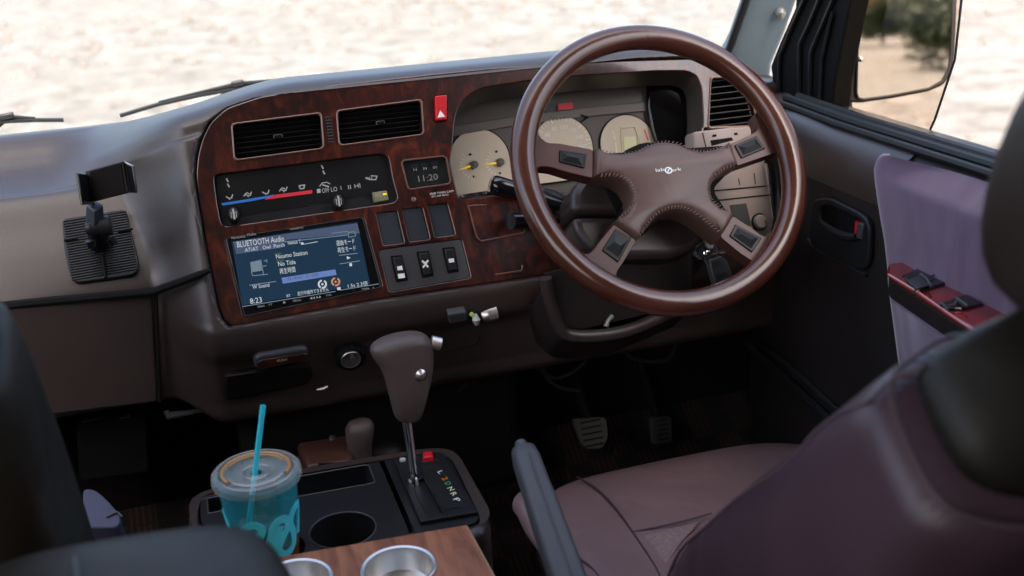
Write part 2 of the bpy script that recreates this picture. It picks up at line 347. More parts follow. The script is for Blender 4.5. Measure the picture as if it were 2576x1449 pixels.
def ground_mat():
    m = bpy.data.materials.new('pale_gravel'); m.use_nodes = True; n = m.node_tree; L = n.links; b = n.nodes['Principled BSDF']
    tc = n.nodes.new('ShaderNodeTexCoord')
    v1 = n.nodes.new('ShaderNodeTexNoise'); v1.inputs['Scale'].default_value = 2.2; v1.inputs['Detail'].default_value = 10; v1.inputs['Roughness'].default_value = .7
    v2 = n.nodes.new('ShaderNodeTexVoronoi'); v2.inputs['Scale'].default_value = 3.2; v2.inputs['Randomness'].default_value = 1
    v3 = n.nodes.new('ShaderNodeTexNoise'); v3.inputs['Scale'].default_value = .18; v3.inputs['Detail'].default_value = 3
    for q in (v1, v2, v3): L.new(tc.outputs['Object'], q.inputs['Vector'])
    r = ramp(n, [(.35, (.075, .066, .057)), (.45, (.120, .115, .107)), (.62, (.172, .169, .163))]); L.new(v1.outputs[0], r.inputs[0])
    r2 = ramp(n, [(.03, (.50, .46, .42)), (.18, (1, 1, 1))]); L.new(v2.outputs['Distance'], r2.inputs[0])
    mx = n.nodes.new('ShaderNodeMix'); mx.data_type = 'RGBA'; mx.blend_type = 'MULTIPLY'; mx.inputs[0].default_value = .75; L.new(r.outputs[0], mx.inputs[6]); L.new(r2.outputs[0], mx.inputs[7])
    r3 = ramp(n, [(.4, (.95, .92, .88)), (.6, (1, 1, 1))]); L.new(v3.outputs[0], r3.inputs[0])
    mx2 = n.nodes.new('ShaderNodeMix'); mx2.data_type = 'RGBA'; mx2.blend_type = 'MULTIPLY'; mx2.inputs[0].default_value = 1; L.new(mx.outputs[2], mx2.inputs[6]); L.new(r3.outputs[0], mx2.inputs[7])
    L.new(mx2.outputs[2], b.inputs['Base Color']); b.inputs['Roughness'].default_value = .95
    bp = n.nodes.new('ShaderNodeBump'); bp.inputs['Strength'].default_value = .6; bp.inputs['Distance'].default_value = .12; L.new(v1.outputs[0], bp.inputs['Height']); L.new(bp.outputs[0], b.inputs['Normal'])
    return m
M['ground'] = ground_mat()
M['leafg'] = mat('bush_leaves', (.06, .085, .03), .7, var=.4, vscale=1.5)
M['leafy'] = mat('dry_brush', (.38, .24, .07), .8, var=.4, vscale=1.5)
M['stem'] = mat('bush_stem', (.12, .08, .05), .9)
M['rock'] = mat('pale_rock', (.13, .112, .10), .9, bump=.5, bscale=8, bdist=.02, var=.15, vscale=3)
M['fence'] = mat('weathered_white_wall', (.62, .60, .56), .8, var=.1, vscale=2)
def screen_mat():
    m = bpy.data.materials.new('lit_screen'); m.use_nodes = True; n = m.node_tree; L = n.links; b = n.nodes['Principled BSDF']
    b.inputs['Base Color'].default_value = (.004, .005, .008, 1); b.inputs['Roughness'].default_value = .12; b.inputs['Specular IOR Level'].default_value = .3
    b.inputs['Emission Color'].default_value = (.012, .034, .066, 1); b.inputs['Emission Strength'].default_value = .20; return m
M['screen'] = screen_mat()
def em(name, c, s): return mat(name, (.01, .01, .01), .4, emis=c, es=s)
M['ewhite'] = em('lit_white', (.75, .82, .86), 0.15); M['ebar'] = em('lit_blue', (.16, .27, .62), 0.15); M['ehead'] = em('lit_header', (.055, .08, .15), 0.2)
M['eyel'] = em('lit_yellow_green', (.3, .4, .1), 0.13); M['eora'] = em('lit_orange', (.75, .3, .15), 0.16); M['egrey'] = em('lit_grey', (.2, .28, .36), 0.15)
M['eclock'] = em('dim_clock_digits', (.28, .28, .24), .12)

# ================================================================== THE GROUND OUTSIDE
XY = Fr((0, 0, 0), (1, 0, 0), (0, 1, 0))           # horizontal frame, n = +Z
def make_ground():
    xs = [-200, -90, -45] + [-24+i*.8 for i in range(61)] + [45, 90, 200]
    vs = []; n = len(xs)
    for y in xs:
        for x in xs:
            z = -.85 + .05*noise.noise(V((x*.5, y*.5, 0))) + .018*noise.noise(V((x*2.1, y*2.1, 3)))
            if max(abs(x), abs(y)) > 24: z = -.85
            vs.append((x, y, z))
    fs = [(j*n+i, j*n+i+1, (j+1)*n+i+1, (j+1)*n+i) for j in range(n-1) for i in range(n-1)]
    m = MB(); m.add(vs, fs); o = m.build('ground', M['ground'], sharp=0); o['kind'] = 'structure'
make_ground()
def stones():
    m = MB()
    for i in range(1500):
        y = random.uniform(3, 24); x = random.uniform(-8, 16); r = random.uniform(.015, .06)*(.6+y/18)
        c = V((x, y, -.85+r*.2)); vs = []
        base = [(1, 0, 0), (.5, .8, 0), (-.5, .85, 0), (-1, 0, 0), (-.45, -.8, 0), (.5, -.85, 0), (.45, .3, .6), (-.3, .4, .7), (-.2, -.45, .55), (.4, -.3, .6)]
        q = random.random()*6.3
        for a, b, d in base:
            a *= random.uniform(.7, 1.2); b *= random.uniform(.7, 1.2)
            vs.append(c + V(((a*math.cos(q)-b*math.sin(q))*r, (a*math.sin(q)+b*math.cos(q))*r, d*r)))
        m.add(vs, [(0, 1, 6), (1, 7, 6), (1, 2, 7), (2, 3, 7), (3, 8, 7), (3, 4, 8), (4, 5, 8), (5, 9, 8), (5, 0, 9), (0, 6, 9), (6, 7, 8, 9)])
    o = m.build('gravel_stones', M['rock'], sharp=0); tag(o, 'loose pale stones scattered over the gravel ground outside', 'stones', kind='stuff')
stones()
def bush(x, y, r, h, leaf, label, group, n=900, cat='bush', name='bush', ls=.07):
    root = empty(name, (x, y, -.85), label, cat, group)
    m = MB()
    for i in range(6):
        a = random.random()*6.28; rr_ = r*.5*random.random()
        p1 = V((x+math.cos(a)*rr_, y+math.sin(a)*rr_, -.85+h*.7))
        m.tube([V((x, y, -.87)), (V((x, y, -.85))+p1)/2+V((random.uniform(-.1, .1), random.uniform(-.1, .1), 0)), p1], [.04*r, .028*r, .012*r], n=6)
    m.build('stem', M['stem'], root)
    m = MB(); clumps = [(V((random.uniform(-1, 1)*r*.75, random.uniform(-1, 1)*r*.75, random.uniform(.25, .8)*h)), random.uniform(.25, .5)*r) for _ in range(16)]
    for i in range(n):
        c, cr = random.choice(clumps); d = V((random.gauss(0, 1), random.gauss(0, 1), random.gauss(0, .8))).normalized()*cr*random.uniform(.5, 1.05)
        p = V((x, y, -.85))+c+d
        if p.z < -.84: p.z = -.84+random.random()*.1
        u = V((random.gauss(0, 1), random.gauss(0, 1), random.gauss(0, .7))).normalized(); v = u.orthogonal().normalized(); s = ls*random.uniform(.6, 1.5)
        m.add([p-u*s, p+v*s*.5, p+u*s, p-v*s*.5], [(0, 1, 2, 3)])
    m.build('foliage', leaf, root, sharp=0)
gb = plz(2500, -60, -.85)
for i, (dx, dy, r, h, lab) in enumerate([(0, 1.5, 1.2, 1.2, 'golden dry brush beyond the mirror, nearest to its top corner'), (2.0, 1.5, 1.4, 1.4, 'taller golden dry brush at the far right edge of the gravel'), (.8, 3.8, 1.6, 1.8, 'golden dry brush furthest back on the slope')]):
    bush(gb.x+dx, gb.y+dy, r, h, M['leafy'], lab, 'dry brush at the edge of the gravel', n=1500, ls=.09, name='dry_brush', cat='brush')
for i, (x, y, r, h, lab) in enumerate([(6.6, -31, 1.6, 2.5, 'large green bush beside the path, nearest in the door mirror'), (7.4, -38, 2.0, 3.2, 'taller green bush right behind the nearest one in the door mirror'), (6.4, -50, 1.2, 2.2, 'small far green bush beside the white wall in the door mirror')]):
    bush(x, y, r, h, M['leafg'], lab, 'green bushes along the path behind the van', n=2600, ls=.12)
r_ = empty('low_wall', (4.9, -52, -.85), 'low white wall at the far end of the path, seen in the door mirror', 'wall')
m = MB(); m.box(XY, 3.9, 5.5, -52.3, -52, -.9, .75); m.build('wall', M['fence'], r_, bevel=.02); m = MB(); m.box(XY, 3.85, 5.55, -52.35, -51.95, .752, .85); m.build('coping', M['rock'], r_, bevel=.01)

# ================================================================== THE VAN BODY
van = empty('van_body', (.14, 0, 0), 'grey painted van cab shell with windscreen, roof, blue-grey pillar and dark floor', 'van')
def quad_box(m, a, b, c, d, th):   # thick sheet from four corners
    a, b, c, d = map(V, (a, b, c, d)); n = (b-a).cross(d-a).normalized()*th
    m.add([a, b, c, d, a+n, b+n, c+n, d+n], [(0, 3, 2, 1), (4, 5, 6, 7), (0, 1, 5, 4), (1, 2, 6, 5), (2, 3, 7, 6), (3, 0, 4, 7)])
m = MB(); m.box(XY, -.70, .98, -2.6, 1.12, 1.93, 1.97)
m.build('roof', M['headliner'], van, bevel=.01)
for bx_ in ((-.70, -.64, -.55, 1.90, -.2, 1.02), (-.70, -.64, -.55, -.45, 1.023, 1.927), (-.70, -.64, -2.6, -.56, -.2, 1.05), (-.70, -.64, -2.6, -1.9, 1.053, 1.927), (-.64, .92, -2.66, -2.6, -.2, 1.927), (.92, .98, -2.6, .30, -.2, 1.05), (.905, .93, .303, 1.90, -.2, .97), (.92, .98, -2.6, .30, 1.053, 1.927)):
    m = MB(); m.box(XY, *bx_); m.build('side_wall', M['body'], van, bevel=.006)
m = MB(); m.box(XY, -.64, .92, 1.60, 1.66, .2, 1.0); m.box(XY, -.64, .92, 1.78, 1.84, .0, 1.0); m.build('bulkhead', M['void'], van)
m = MB(); m.box(XY, -.64, .92, -2.6, 1.8, .14, .18); m.build('floor', M['void'], van)
m = MB(); m.box(XY, -.64, .92, -2.55, -.75, .42, .48); m.build('added_platform', M['body'], van, bevel=.01)  # unseen platform added behind the camera for light bounce; coloured dark
# windscreen: laminated pane leaning back
WB = V((0, 1.74, 1.035)); WT = V((0, 1.13, 1.93))
m = MB(); quad_box(m, (-.66, WB.y, WB.z), (.93, WB.y, WB.z), (.90, WT.y, WT.z), (-.62, WT.y, WT.z), .005)
m.build('windscreen', M['glass'], van)
m = MB(); m.tube([(-.68, 1.745, 1.02), (.16, 1.765, 1.03), (.94, 1.745, 1.035)], .012, n=8); m.build('windscreen_seal', M['rubber'], van)
m = MB(); m.box(XY, -.70, .98, 1.755, 1.80, .80, 1.022); m.build('cowl', M['rubber'], van, bevel=.01)
# right A pillar, painted inner face with rubber edge, bolt and dark door channel
def pil(px, dpt): return D(px[0], px[1], dpt)
def strip(m, pts_l, pts_r, th=.02):
    for i in range(len(pts_l)-1):
        quad_box(m, pts_l[i], pts_r[i], pts_r[i+1], pts_l[i+1], th)
YPa, YPb = 1.63, 1.52
PW = Fr(ply(1930, 100, 1.60), (1, -.45, 0), V((-.02, -.40, .88)).normalized()); PW = Fr(PW.o, PW.u, PW.v-PW.u*PW.v.dot(PW.u))
q = PW.H([(1800, 190), (1838, 118), (1872, 20), (1965, -250), (2130, -250), (2030, -70), (2008, -10), (1975, 80), (1940, 165), (1930, 260)])
m = MB(); m.prism(PW, q, -.05, 0); m.build('pillar', M['pillar'], van, bevel=.006, seg=3)
m = MB(); m.tube([PW.p(*PW.hit(*p, .002), .002) for p in ((1826, 140), (1836, 118), (1870, 20), (1963, -250))], .006, n=8); m.build('pillar_seal', M['rubber'], van)
fb = Fr(PW.p(*PW.hit(1963, 30)), PW.u, PW.v)
m = MB(); m.lathe(Fr(fb.o, fb.u, fb.v), [(.0001, .014), (.006, .013), (.008, .006), (.009, .002), (.009, -.03)], n=14); m.build('pillar_bolt', M['steel'], van)

# ================================================================== DASHBOARD
t20 = rad(20)
P0 = D(760, 670, 1.42)
DF = Fr((0, P0.y, P0.z), (1, 0, 0), (0, math.sin(t20), math.cos(t20)))   # dash face frame; n toward the seats
dash = empty('dashboard', (.14, 1.5, .95), 'brown vinyl dashboard with red burl wood panel across the cab', 'dashboard')
def vz(z): return (z-P0.z)/math.cos(t20)
def rim(z, c=.015): q = DF.p(0, vz(z), c); return (q.y, q.z)
centre = [(1.735, 1.030), (1.70, 1.062), (1.64, 1.092), (1.57, 1.110), (1.51, 1.119), (1.47, 1.1205), (1.449, 1.117), (1.436, 1.109), (1.430, 1.098),
          rim(1.085), rim(1.05), rim(1.0), rim(.95), rim(.90), rim(.87), rim(.85), rim(.836), (1.331, .822), (1.336, .808), (1.348, .79), (1.358, .76), (1.366, .73), (1.375, .700), (1.42, .690), (1.55, .69)]
passg = [(1.735, 1.030), (1.70, 1.048), (1.665, 1.054), (1.645, 1.052), (1.615, 1.047), (1.59, 1.041), (1.56, 1.032), (1.54, 1.025), (1.52, 1.016),
         (1.51, 1.010), (1.495, 1.0), (1.465, .967), (1.435, .935), (1.41, .905), (1.402, .885), (1.399, .87), (1.397, .855), (1.396, .84), (1.396, .825), (1.396, .80), (1.397, .77), (1.399, .75), (1.405, .735), (1.44, .725), (1.55, .72)]
passd = list(passg); passd[3:10] = [(1.643, 1.050), (1.628, 1.042), (1.612, 1.030), (1.594, 1.018), (1.570, 1.009), (1.540, 1.005), (1.512, 1.003)]
wood_out = [(578, 821), (560, 800), (548, 760), (520, 618), (500, 500), (493, 442), (497, 395), (507, 354), (530, 308), (571, 271), (655, 243), (840, 213), (1085, 186), (1230, 171), (1451, 157), (1740, 148), (1810, 165), (1860, 195), (1893, 250), (1910, 322), (1768, 322), (1768, 330), (1690, 480), (1440, 500), (1440, 678), (1358, 692), (1187, 718), (955, 751)]
WO = [DF.hit(x, y, .004) for x, y in wood_out]
shell_out = [(574, 826), (554, 803), (541, 760), (513, 618), (493, 500), (487, 442), (490, 392), (500, 348), (524, 300), (567, 262), (655, 234), (840, 204), (1085, 177), (1230, 162), (1451, 148), (1740, 138), (1820, 155), (1880, 190), (1935, 300), (1965, 500), (1975, 610), (1768, 640), (1440, 690), (1358, 698), (1187, 724), (955, 757)]
SO = np.array([DF.hit(x, y, .015) for x, y in shell_out])
clus = [(1131, 408), (1137, 372), (1141, 320), (1147, 285), (1157, 262), (1180, 238), (1215, 222), (1310, 207), (1450, 192), (1650, 180), (1725, 180), (1750, 192), (1762, 222), (1766, 300), (1764, 330), (1752, 400), (1735, 470), (1440, 487), (1290, 492), (1160, 501), (1150, 494), (1138, 440)]
CLU = [DF.hit(x, y, 0) for x, y in clus]
ventL = DF.H([(583, 314), (806, 286), (813, 374), (590, 404)]); ventC = DF.H([(846, 281), (1058, 253), (1064, 339), (853, 367)]); ventR = DF.H([(1785, 196), (1848, 196), (1893, 250), (1905, 318), (1778, 322)])
def sdf(P, Q):
    # signed distance, negative inside
    n = len(P); d = np.full(len(Q), 1e9); ins = np.zeros(len(Q), bool)
    for i in range(n):
        a = P[i]; b = P[(i+1) % n]; e = b-a; w_ = Q-a
        t = np.clip((w_@e)/(e@e), 0, 1); r = w_-np.outer(t, e); d = np.minimum(d, (r**2).sum(1))
        c1 = (a[1] <= Q[:, 1]) & (b[1] > Q[:, 1]); c2_ = (b[1] <= Q[:, 1]) & (a[1] > Q[:, 1])
        cr = e[0]*w_[:, 1]-e[1]*w_[:, 0]
        ins ^= (c1 & (cr > 0)) | (c2_ & (cr < 0))
    d = np.sqrt(d); return np.where(ins, -d, d)
def resample(pts, N):
    sp = smooth_path([V((a, b)) for a, b in pts], 16); q = np.array([(p.x, p.y) for p in sp])
    idx = np.linspace(0, len(q)-1, N); i0 = np.floor(idx).astype(int).clip(0, len(q)-2); f = (idx-i0)[:, None]
    return q[i0]*(1-f)+q[i0+1]*f
def sst(x, a, b): t = np.clip((x-a)/(b-a), 0, 1); return t*t*(3-2*t)
def dash_shell():
    N = 330
    rc, rp, rd_ = resample(centre, N), resample(passg, N), resample(passd, N)
    xs = np.concatenate([np.arange(-.66, -.20, .02), np.arange(-.20, -.12, .005), np.arange(-.12, .88, .003), [.885, .89]])
    s01 = np.linspace(0, 1, N)
    G = np.zeros((len(xs), N, 3))
    for i, x in enumerate(xs):
        dip = 1-sst(x, -.175, -.098)
        p = rp*(1-dip)+rd_*dip
        # step from passenger side to the raised centre: wider at the top, tighter low down
        lo = -.125 + .065*sst(s01, .25, .55); hi = .012 + 0*s01
        T = sst(np.full(N, x), lo, hi)[:, None]
        q = p*(1-T)+rc*T
        zz = q.copy()
        if x > .70:   # hood falls away to the right
            k = sst(np.array([x]), .72, .885)[0]
            zz[:, 1] -= k*.075*sst(q[:, 1], 1.0, 1.10); zz[:, 0] += k*.05*sst(q[:, 1], 1.0, 1.10)
        hoodl = 0
        if x < .16:   # hood top rounds down toward the left shoulder
            k = (1-sst(np.array([x]), -.03, .16)[0])*T[:, 0]
            zz[:, 1] -= k*.030*sst(q[:, 1], .98, 1.08)
        G[i, :, 0] = x; G[i, :, 1:] = zz
    P = G.reshape(-1, 3)
    rel = P-np.array(DF.o); uu = P[:, 0]; vv = rel@np.array(DF.v); ww = rel@np.array(DF.n)
    face = (ww > -.02) & (ww < .06)
    Q = np.stack([uu, vv], 1); d = sdf(SO, Q)
    k = 1-sst(d, -.006, .001); k = np.where(face & (vv < vz(1.108)) & (vv > vz(.825)), k, 0)
    P = P - (k*(ww+.012))[:, None]*np.array(DF.n)
    cutm = np.zeros(len(P), bool)
    for poly in (CLU, ventL, ventC, ventR): cutm |= (sdf(np.array(poly), Q) < .001) & face
    nx, ns = len(xs), N; idx = np.arange(nx*ns).reshape(nx, ns)
    a, b, c, e = idx[:-1, :-1], idx[1:, :-1], idx[1:, 1:], idx[:-1, 1:]
    F_ = np.stack([a, b, c, e], -1).reshape(-1, 4)
    F_ = F_[~cutm[F_].all(1)]
    m = MB(); m.v = [V(p) for p in P]; m.f = [tuple(int(q) for q in f) for f in F_]
    return m.build('shell', M['dash'], dash, sharp=50)
dash_shell()

# ---- wood panel with its openings
scr = DF.H([(566, 600), (913, 547), (960, 722), (612, 796)])
clim = DF.H(cc([(150, 395), (180, 330), (2330, 60), (2420, 105), (2470, 400), (2540, 650), (2480, 700), (320, 1010), (250, 985), (200, 760)]))
clock = DF.H([(1008, 405), (1120, 393), (1133, 463), (1026, 478)])
bl = [DF.H(cw([(110, 285), (375, 260), (475, 685), (205, 715)])), DF.H(cw([(460, 235), (715, 210), (820, 635), (555, 665)])), DF.H(cw([(800, 180), (1050, 165), (1160, 575), (900, 610)]))]
swp = DF.H(cw([(150, 780), (1240, 635), (1370, 1155), (285, 1340)]))
haz = DF.H([(1090, 243), (1121, 240), (1122, 306), (1092, 308)])
holes = [rr(scr, .004), rr(clim, .006), rr(clock, .006)] + [rr(b, .002) for b in bl] + [rr(swp, .004), rr(haz, .0015), rr(CLU, .006), rr(ventL, .006), rr(ventC, .006), rr(ventR, .006)]
wp = plate('wood_panel', DF, rr(WO, .008), holes, -.010, .004, M['wood'], dash, bev=.0016, sharp=0)
# bevel reflections round the openings, painted as lighter bronze tubes
def loop_tube(m, F, poly, r, c, closed=True, rng=None):
    pts = [F.p(a, b, c) for a, b in poly]
    if rng: pts = pts[rng[0]:rng[1]]
    elif closed: pts = pts+pts[:2]
    m.tube(pts, r, n=6)
# ---- air vents
def vent(poly, name_label, nx, ny, ns=8, tilt=.5):
    cx = sum(p[0] for p in poly)/len(poly); cy = sum(p[1] for p in poly)/len(poly)
    o = rr(poly, .006); inn = [(cx+(a-cx)*.985, cy+(b-cy)*.965) for a, b in o]
    root = plate('air_vent', DF, [(cx+(a-cx)*1.025, cy+(b-cy)*1.06) for a, b in o], [inn], -.002, .0062, M['linec'], dash, bev=.001, label=name_label)
    m = MB(); m.prism(DF, o, -.085, -.08)
    r0_ = [DF.p(a, b, -.001) for a, b in o]; r1_ = [DF.p(a, b, -.083) for a, b in o]
    m.rings([r0_, r1_], cap=False); m.build('housing', M['matte'], root)
    u0_, u1 = min(p[0] for p in poly), max(p[0] for p in poly); v0, v1 = min(p[1] for p in poly), max(p[1] for p in poly)
    def span(v):   # horizontal span of the polygon at v
        xs = []
        for i in range(len(poly)):
            a, b = poly[i-1], poly[i]
            if (a[1]-v)*(b[1]-v) < 0: xs.append(a[0]+(b[0]-a[0])*(v-a[1])/(b[1]-a[1]))
        return (min(xs), max(xs)) if len(xs) > 1 else None
    for k in range(ns):
        v = v0+(v1-v0)*(k+.7)/(ns+.4); s = span(v)
        if not s: continue
        f = Fr(DF.p(0, v, -.012), DF.u, DF.v*math.cos(tilt)+DF.n*math.sin(tilt)*-1)
        m = MB(); m.box(f, s[0]+.002, s[1]-.002, -.0006, .0006, -.010, .010); m.build('slat', M['matte'] if nx else M['dgrey'], root)
    for k in range(nx):
        u = u0_+(u1-u0_)*(k+1)/(nx+1); m = MB(); m.box(DF, u-.0007, u+.0007, v0+.006, v1-.006, -.05, -.026); m.build('vane', M['black'], root)
    if nx:
        m = MB(); m.box(DF, cx-.006, cx+.006, cy-.003, cy+.003, -.010, .003); m.build('vent_tab', M['gloss'], root, bevel=.001)
    return root
vent(ventL, 'left centre air vent above the climate controls', 3, 0, 7)
vent(ventC, 'right centre air vent beside the red hazard switch', 3, 0, 7)
vent(ventR, 'side air vent at the right end of the wood panel', 0, 0, 8, tilt=.15)
f = DF.H([(818, 300), (831, 299), (838, 352), (826, 353)])
m = MB(); m.prism(DF, f, .0035, .005); o = m.build('vent_dial', M['black'], dash, bevel=.0008)
m = MB(); c_ = DF.hit(828, 325)
for k in range(9): m.box(DF, c_[0]-.0035, c_[0]+.0035, c_[1]-.018+k*.004, c_[1]-.0165+k*.004, .005, .0065)
m.build('dial_ridges', M['grey'], o)
# ---- hazard switch
m = MB(); m.prism(DF, haz, -.006, .010, .93); hz = m.build('hazard_switch', M['red'], dash, bevel=.0012)
hc = DF.hit(1109, 287, .010); m = MB()
a, b = hc; m.prism(DF, [(a-.0052, b-.0042), (a+.0052, b-.0042), (a, b+.005)], .0101, .0106)
m.build('triangle_mark', M['white'], hz)
# ---- climate control panel
cb = plate('climate_panel', DF, rr([(a, b) for a, b in clim], .006), [], -.012, -.004, M['dgrey'], dash, bev=.0006)
cin = DF.H(cc([(175, 370), (215, 340), (2340, 90), (2385, 130), (2440, 560), (2120, 640), (2100, 600), (1560, 700), (1410, 690), (1390, 735), (460, 870), (225, 880), (200, 700)]), -.003)
m = MB(); m.prism(DF, cin, -.0045, -.003); m.build('black_face', M['black'], cb)
Fc = Fr(DF.p(0, 0, -.0026), DF.u, DF.v)
def quad(m, F, pts, c=0, th=.0004): m.prism(F, F.H(pts, c), c, c+th)
m = MB(); quad(m, Fc, cc([(240, 705), (640, 640), (940, 590), (880, 625), (700, 665), (260, 735)])); m.build('cold_stripe', M['blue'], cb)
m = MB(); quad(m, Fc, cc([(960, 592), (1430, 530), (1430, 575), (800, 660), (860, 625)])); m.build('hot_stripe', M['redp'], cb)
m = MB()
def seg(m, F, pts, r=.0007, c=.0002, f=cc):
    P = [F.hit(x, y, c) for x, y in f(pts)]
    for a, b in zip(P[:-1], P[1:]):
        a, b = V(a), V(b); d = (b-a).normalized()*1; n_ = V((-d.y, d.x))*r
        q = [a+n_-d*r, a-n_-d*r, b-n_+d*r, b+n_+d*r]; m.prism(F, [(t.x, t.y) for t in q], c, c+.0003)
for cx_, cy_, kind in ((350, 620, 0), (595, 585, 1), (825, 560, 0), (1060, 520, 1)):
    seg(m, Fc, [(cx_-40, cy_), (cx_-5, cy_+20), (cx_+28, cy_+15), (cx_+40, cy_-25)])
    seg(m, Fc, [(cx_-5, cy_+20), (cx_, cy_+32)])
    if kind: seg(m, Fc, [(cx_-55, cy_+22), (cx_-20, cy_-18), (cx_+12, cy_-5)])
seg(m, Fc, [(1260, 475), (1330, 465), (1320, 510), (1275, 515), (1260, 478)])
for t in ((1500, 530), (1530, 570)): pass
quad(m, Fc, cc([(1490, 520), (1535, 515), (1540, 565), (1495, 572)]))
def txt(m, F, f, x, y, s, hpx, c=0, width=None, align='LEFT', wide=1.0):
    p = f([(x, y)])[0]; a = F.hit(p[0], p[1], c); p2 = f([(x, y-hpx)])[0]; h = (V(F.hit(p2[0], p2[1], c))-V(a)).length
    wd = None
    if width: p3 = f([(x+width, y-width*.13)])[0]; wd = (V(F.hit(p3[0], p3[1], c))-V(a)).length
    m.text(F, s, a[0], a[1], h, c, align=align, width=wd, wide=wide)
txt(m, Fc, cc, 1560, 570, 'OFF', 62, .0003, 95); txt(m, Fc, cc, 1675, 555, 'LO', 62, .0003, 80); txt(m, Fc, cc, 1800, 530, 'I', 55, .0003); txt(m, Fc, cc, 1895, 522, 'II', 55, .0003, 36); txt(m, Fc, cc, 1980, 510, 'HI', 60, .0003, 75)
seg(m, Fc, [(1530, 480), (1560, 440), (1620, 430), (1660, 450)], r=.0005); seg(m, Fc, [(1570, 465), (1640, 485)], r=.0008)
seg(m, Fc, [(2130, 370), (2180, 395), (2260, 395), (2275, 350), (2200, 345)], r=.0006); txt(m, Fc, cc, 2130, 402, 'MAX', 40, .0003, 90)
for x, y in ((325, 400), (340, 470), (1565, 230), (1585, 300)): seg(m, Fc, [(x-12, y-14), (x+4, y+16)], r=.0009)
m.build('printed_symbols', M['wgrey'], cb)
for nm, (x, y), r_ in (('slider_knob', (405, 860), .0085), ('slider_knob', (1770, 690), .0085)):
    p = cc([(x, y)])[0]; a, b = DF.hit(p[0], p[1], .006)
    f = Fr(DF.p(a, b, 0), DF.u, DF.v)
    m = MB(); m.rings([[f.p(q[0]*k, q[1]*k2, h) for q in circ(0, 0, .0075, .0105, 20)] for k, k2, h in ((1, 1.05, -.006), (1, 1, .004), (.85, .85, .011), (.4, .4, .0135))])
    k_ = m.build(nm, M['black'], cb)
    m = MB(); m.box(f, -.0012, .0012, -.006, .0075, .0132, .0142); m.box(f, -.0035, -.0025, -.004, .004, .0125, .0135); m.box(f, .0025, .0035, -.004, .004, .0125, .0135); m.build('knob_mark', M['wgrey'], k_)
acp = DF.H(cc([(2205, 560), (2410, 530), (2440, 670), (2235, 705)])); m = MB(); m.prism(DF, acp, -.006, .002, .9); ac = m.build('ac_button', M['green'], cb, bevel=.001)
Fa = Fr(DF.p(0, 0, .0021), DF.u, DF.v); m = MB(); txt(m, Fa, cc, 2250, 625, 'A/C', 50, .0002, 85); m.build('ac_letters', M['wgrey'], ac)
m = MB(); quad(m, Fa, cc([(2350, 577), (2400, 570), (2404, 592), (2354, 600)])); m.build('ac_lamp', M['yellow'], ac)
# ---- head unit
hu = plate('touch_screen_unit', DF, rr(scr, .004), [], -.010, .0055, M['gloss'], dash, bev=.0012)
Fs = Fr(DF.p(0, 0, .0058), DF.u, DF.v)
disp = DF.H(cs([(215, 395), (1700, 165), (1850, 895), (345, 1150)]), .0058)
m = MB(); m.prism(DF, disp, .0054, .0059); m.build('display', M['screen'], hu)
m = MB(); quad(m, Fs, cs([(235, 400), (1700, 180), (1730, 300), (870, 375), (800, 470), (270, 545)]), .0002, .0002); m.build('display_header', M['ehead'], hu)
m = MB()
txt(m, Fs, cs, 280, 468, 'BLUETOOTH Audio', 72, .0006, 555); txt(m, Fs, cs, 375, 520, 'AT/AT   Owl  Porch', 46, .0006, 470)
txt(m, Fs, cs, 880, 435, 'Nexus 7', 46, .0006, 150); txt(m, Fs, cs, 740, 602, 'Nuumo Station', 56, .0006, 370); txt(m, Fs, cs, 765, 690, 'No Title', 56, .0006, 205)
txt(m, Fs, cs, 785, 778, '再生時間', 54, .0006, 185); txt(m, Fs, cs, 465, 958, 'W Sound', 50, .0006, 200); txt(m, Fs, cs, 435, 1135, '8:23', 68, .0006, 140)
txt(m, Fs, cs, 1455, 445, '選曲モード', 52, .0006, 215); txt(m, Fs, cs, 1470, 528, '再生モード', 52, .0006, 215)
txt(m, Fs, cs, 995, 1035, '走行中操作できません', 40, .0006, 370); txt(m, Fs, cs, 1580, 945, '1.5s 2.3倍', 42, .0006, 235); txt(m, Fs, cs, 865, 1055, 'BT', 32, .0006, 45)
quad(m, Fs, cs([(1575, 570), (1622, 588), (1580, 608)]), .0006, .0002); quad(m, Fs, cs([(1605, 655), (1635, 650), (1640, 685), (1610, 690)]), .0006, .0002); quad(m, Fs, cs([(1460, 940), (1500, 933), (1506, 965), (1466, 972)]), .0006, .0002)
quad(m, Fs, cs([(1030, 410), (1060, 405), (1070, 425), (1230, 395), (1232, 402), (1040, 435)]), .0006, .0002)
m.build('screen_text', M['ewhite'], hu)
m = MB(); quad(m, Fs, cs([(435, 640), (555, 615), (575, 740), (450, 760)]), .0006, .0002)
for a, b in (((450, 760), (465, 800)), ((465, 800), (640, 782)), ((560, 615), (595, 790)), ((590, 690), (625, 680)), ((600, 625), (635, 615)), ((625, 615), (632, 640)), ((430, 912), (735, 868)), ((1490, 560), (1700, 535)), ((1495, 660), (1725, 625)), ((1400, 300), (1585, 275)), ((1590, 290), (1670, 278)), ((1600, 345), (1680, 330)), ((1590, 290), (1600, 345)), ((1670, 278), (1680, 330)), ((345, 1165), (1440, 985)), ((1500, 970), (1950, 897)), ((850, 400), (1580, 320))): seg(m, Fs, [a, b], r=.0005, c=.0006, f=cs)
m.build('screen_icons', M['egrey'], hu)
m = MB(); quad(m, Fs, cs([(805, 825), (1440, 725), (1455, 790), (820, 895)]), .0006, .0002); bb = m.build('progress_bar', M['ebar'], hu)
m = MB(); txt(m, Fs, cs, 880, 858, '0:44/ 3:38', 40, .001, 360); m.build('bar_digits', M['ehead'], bb)
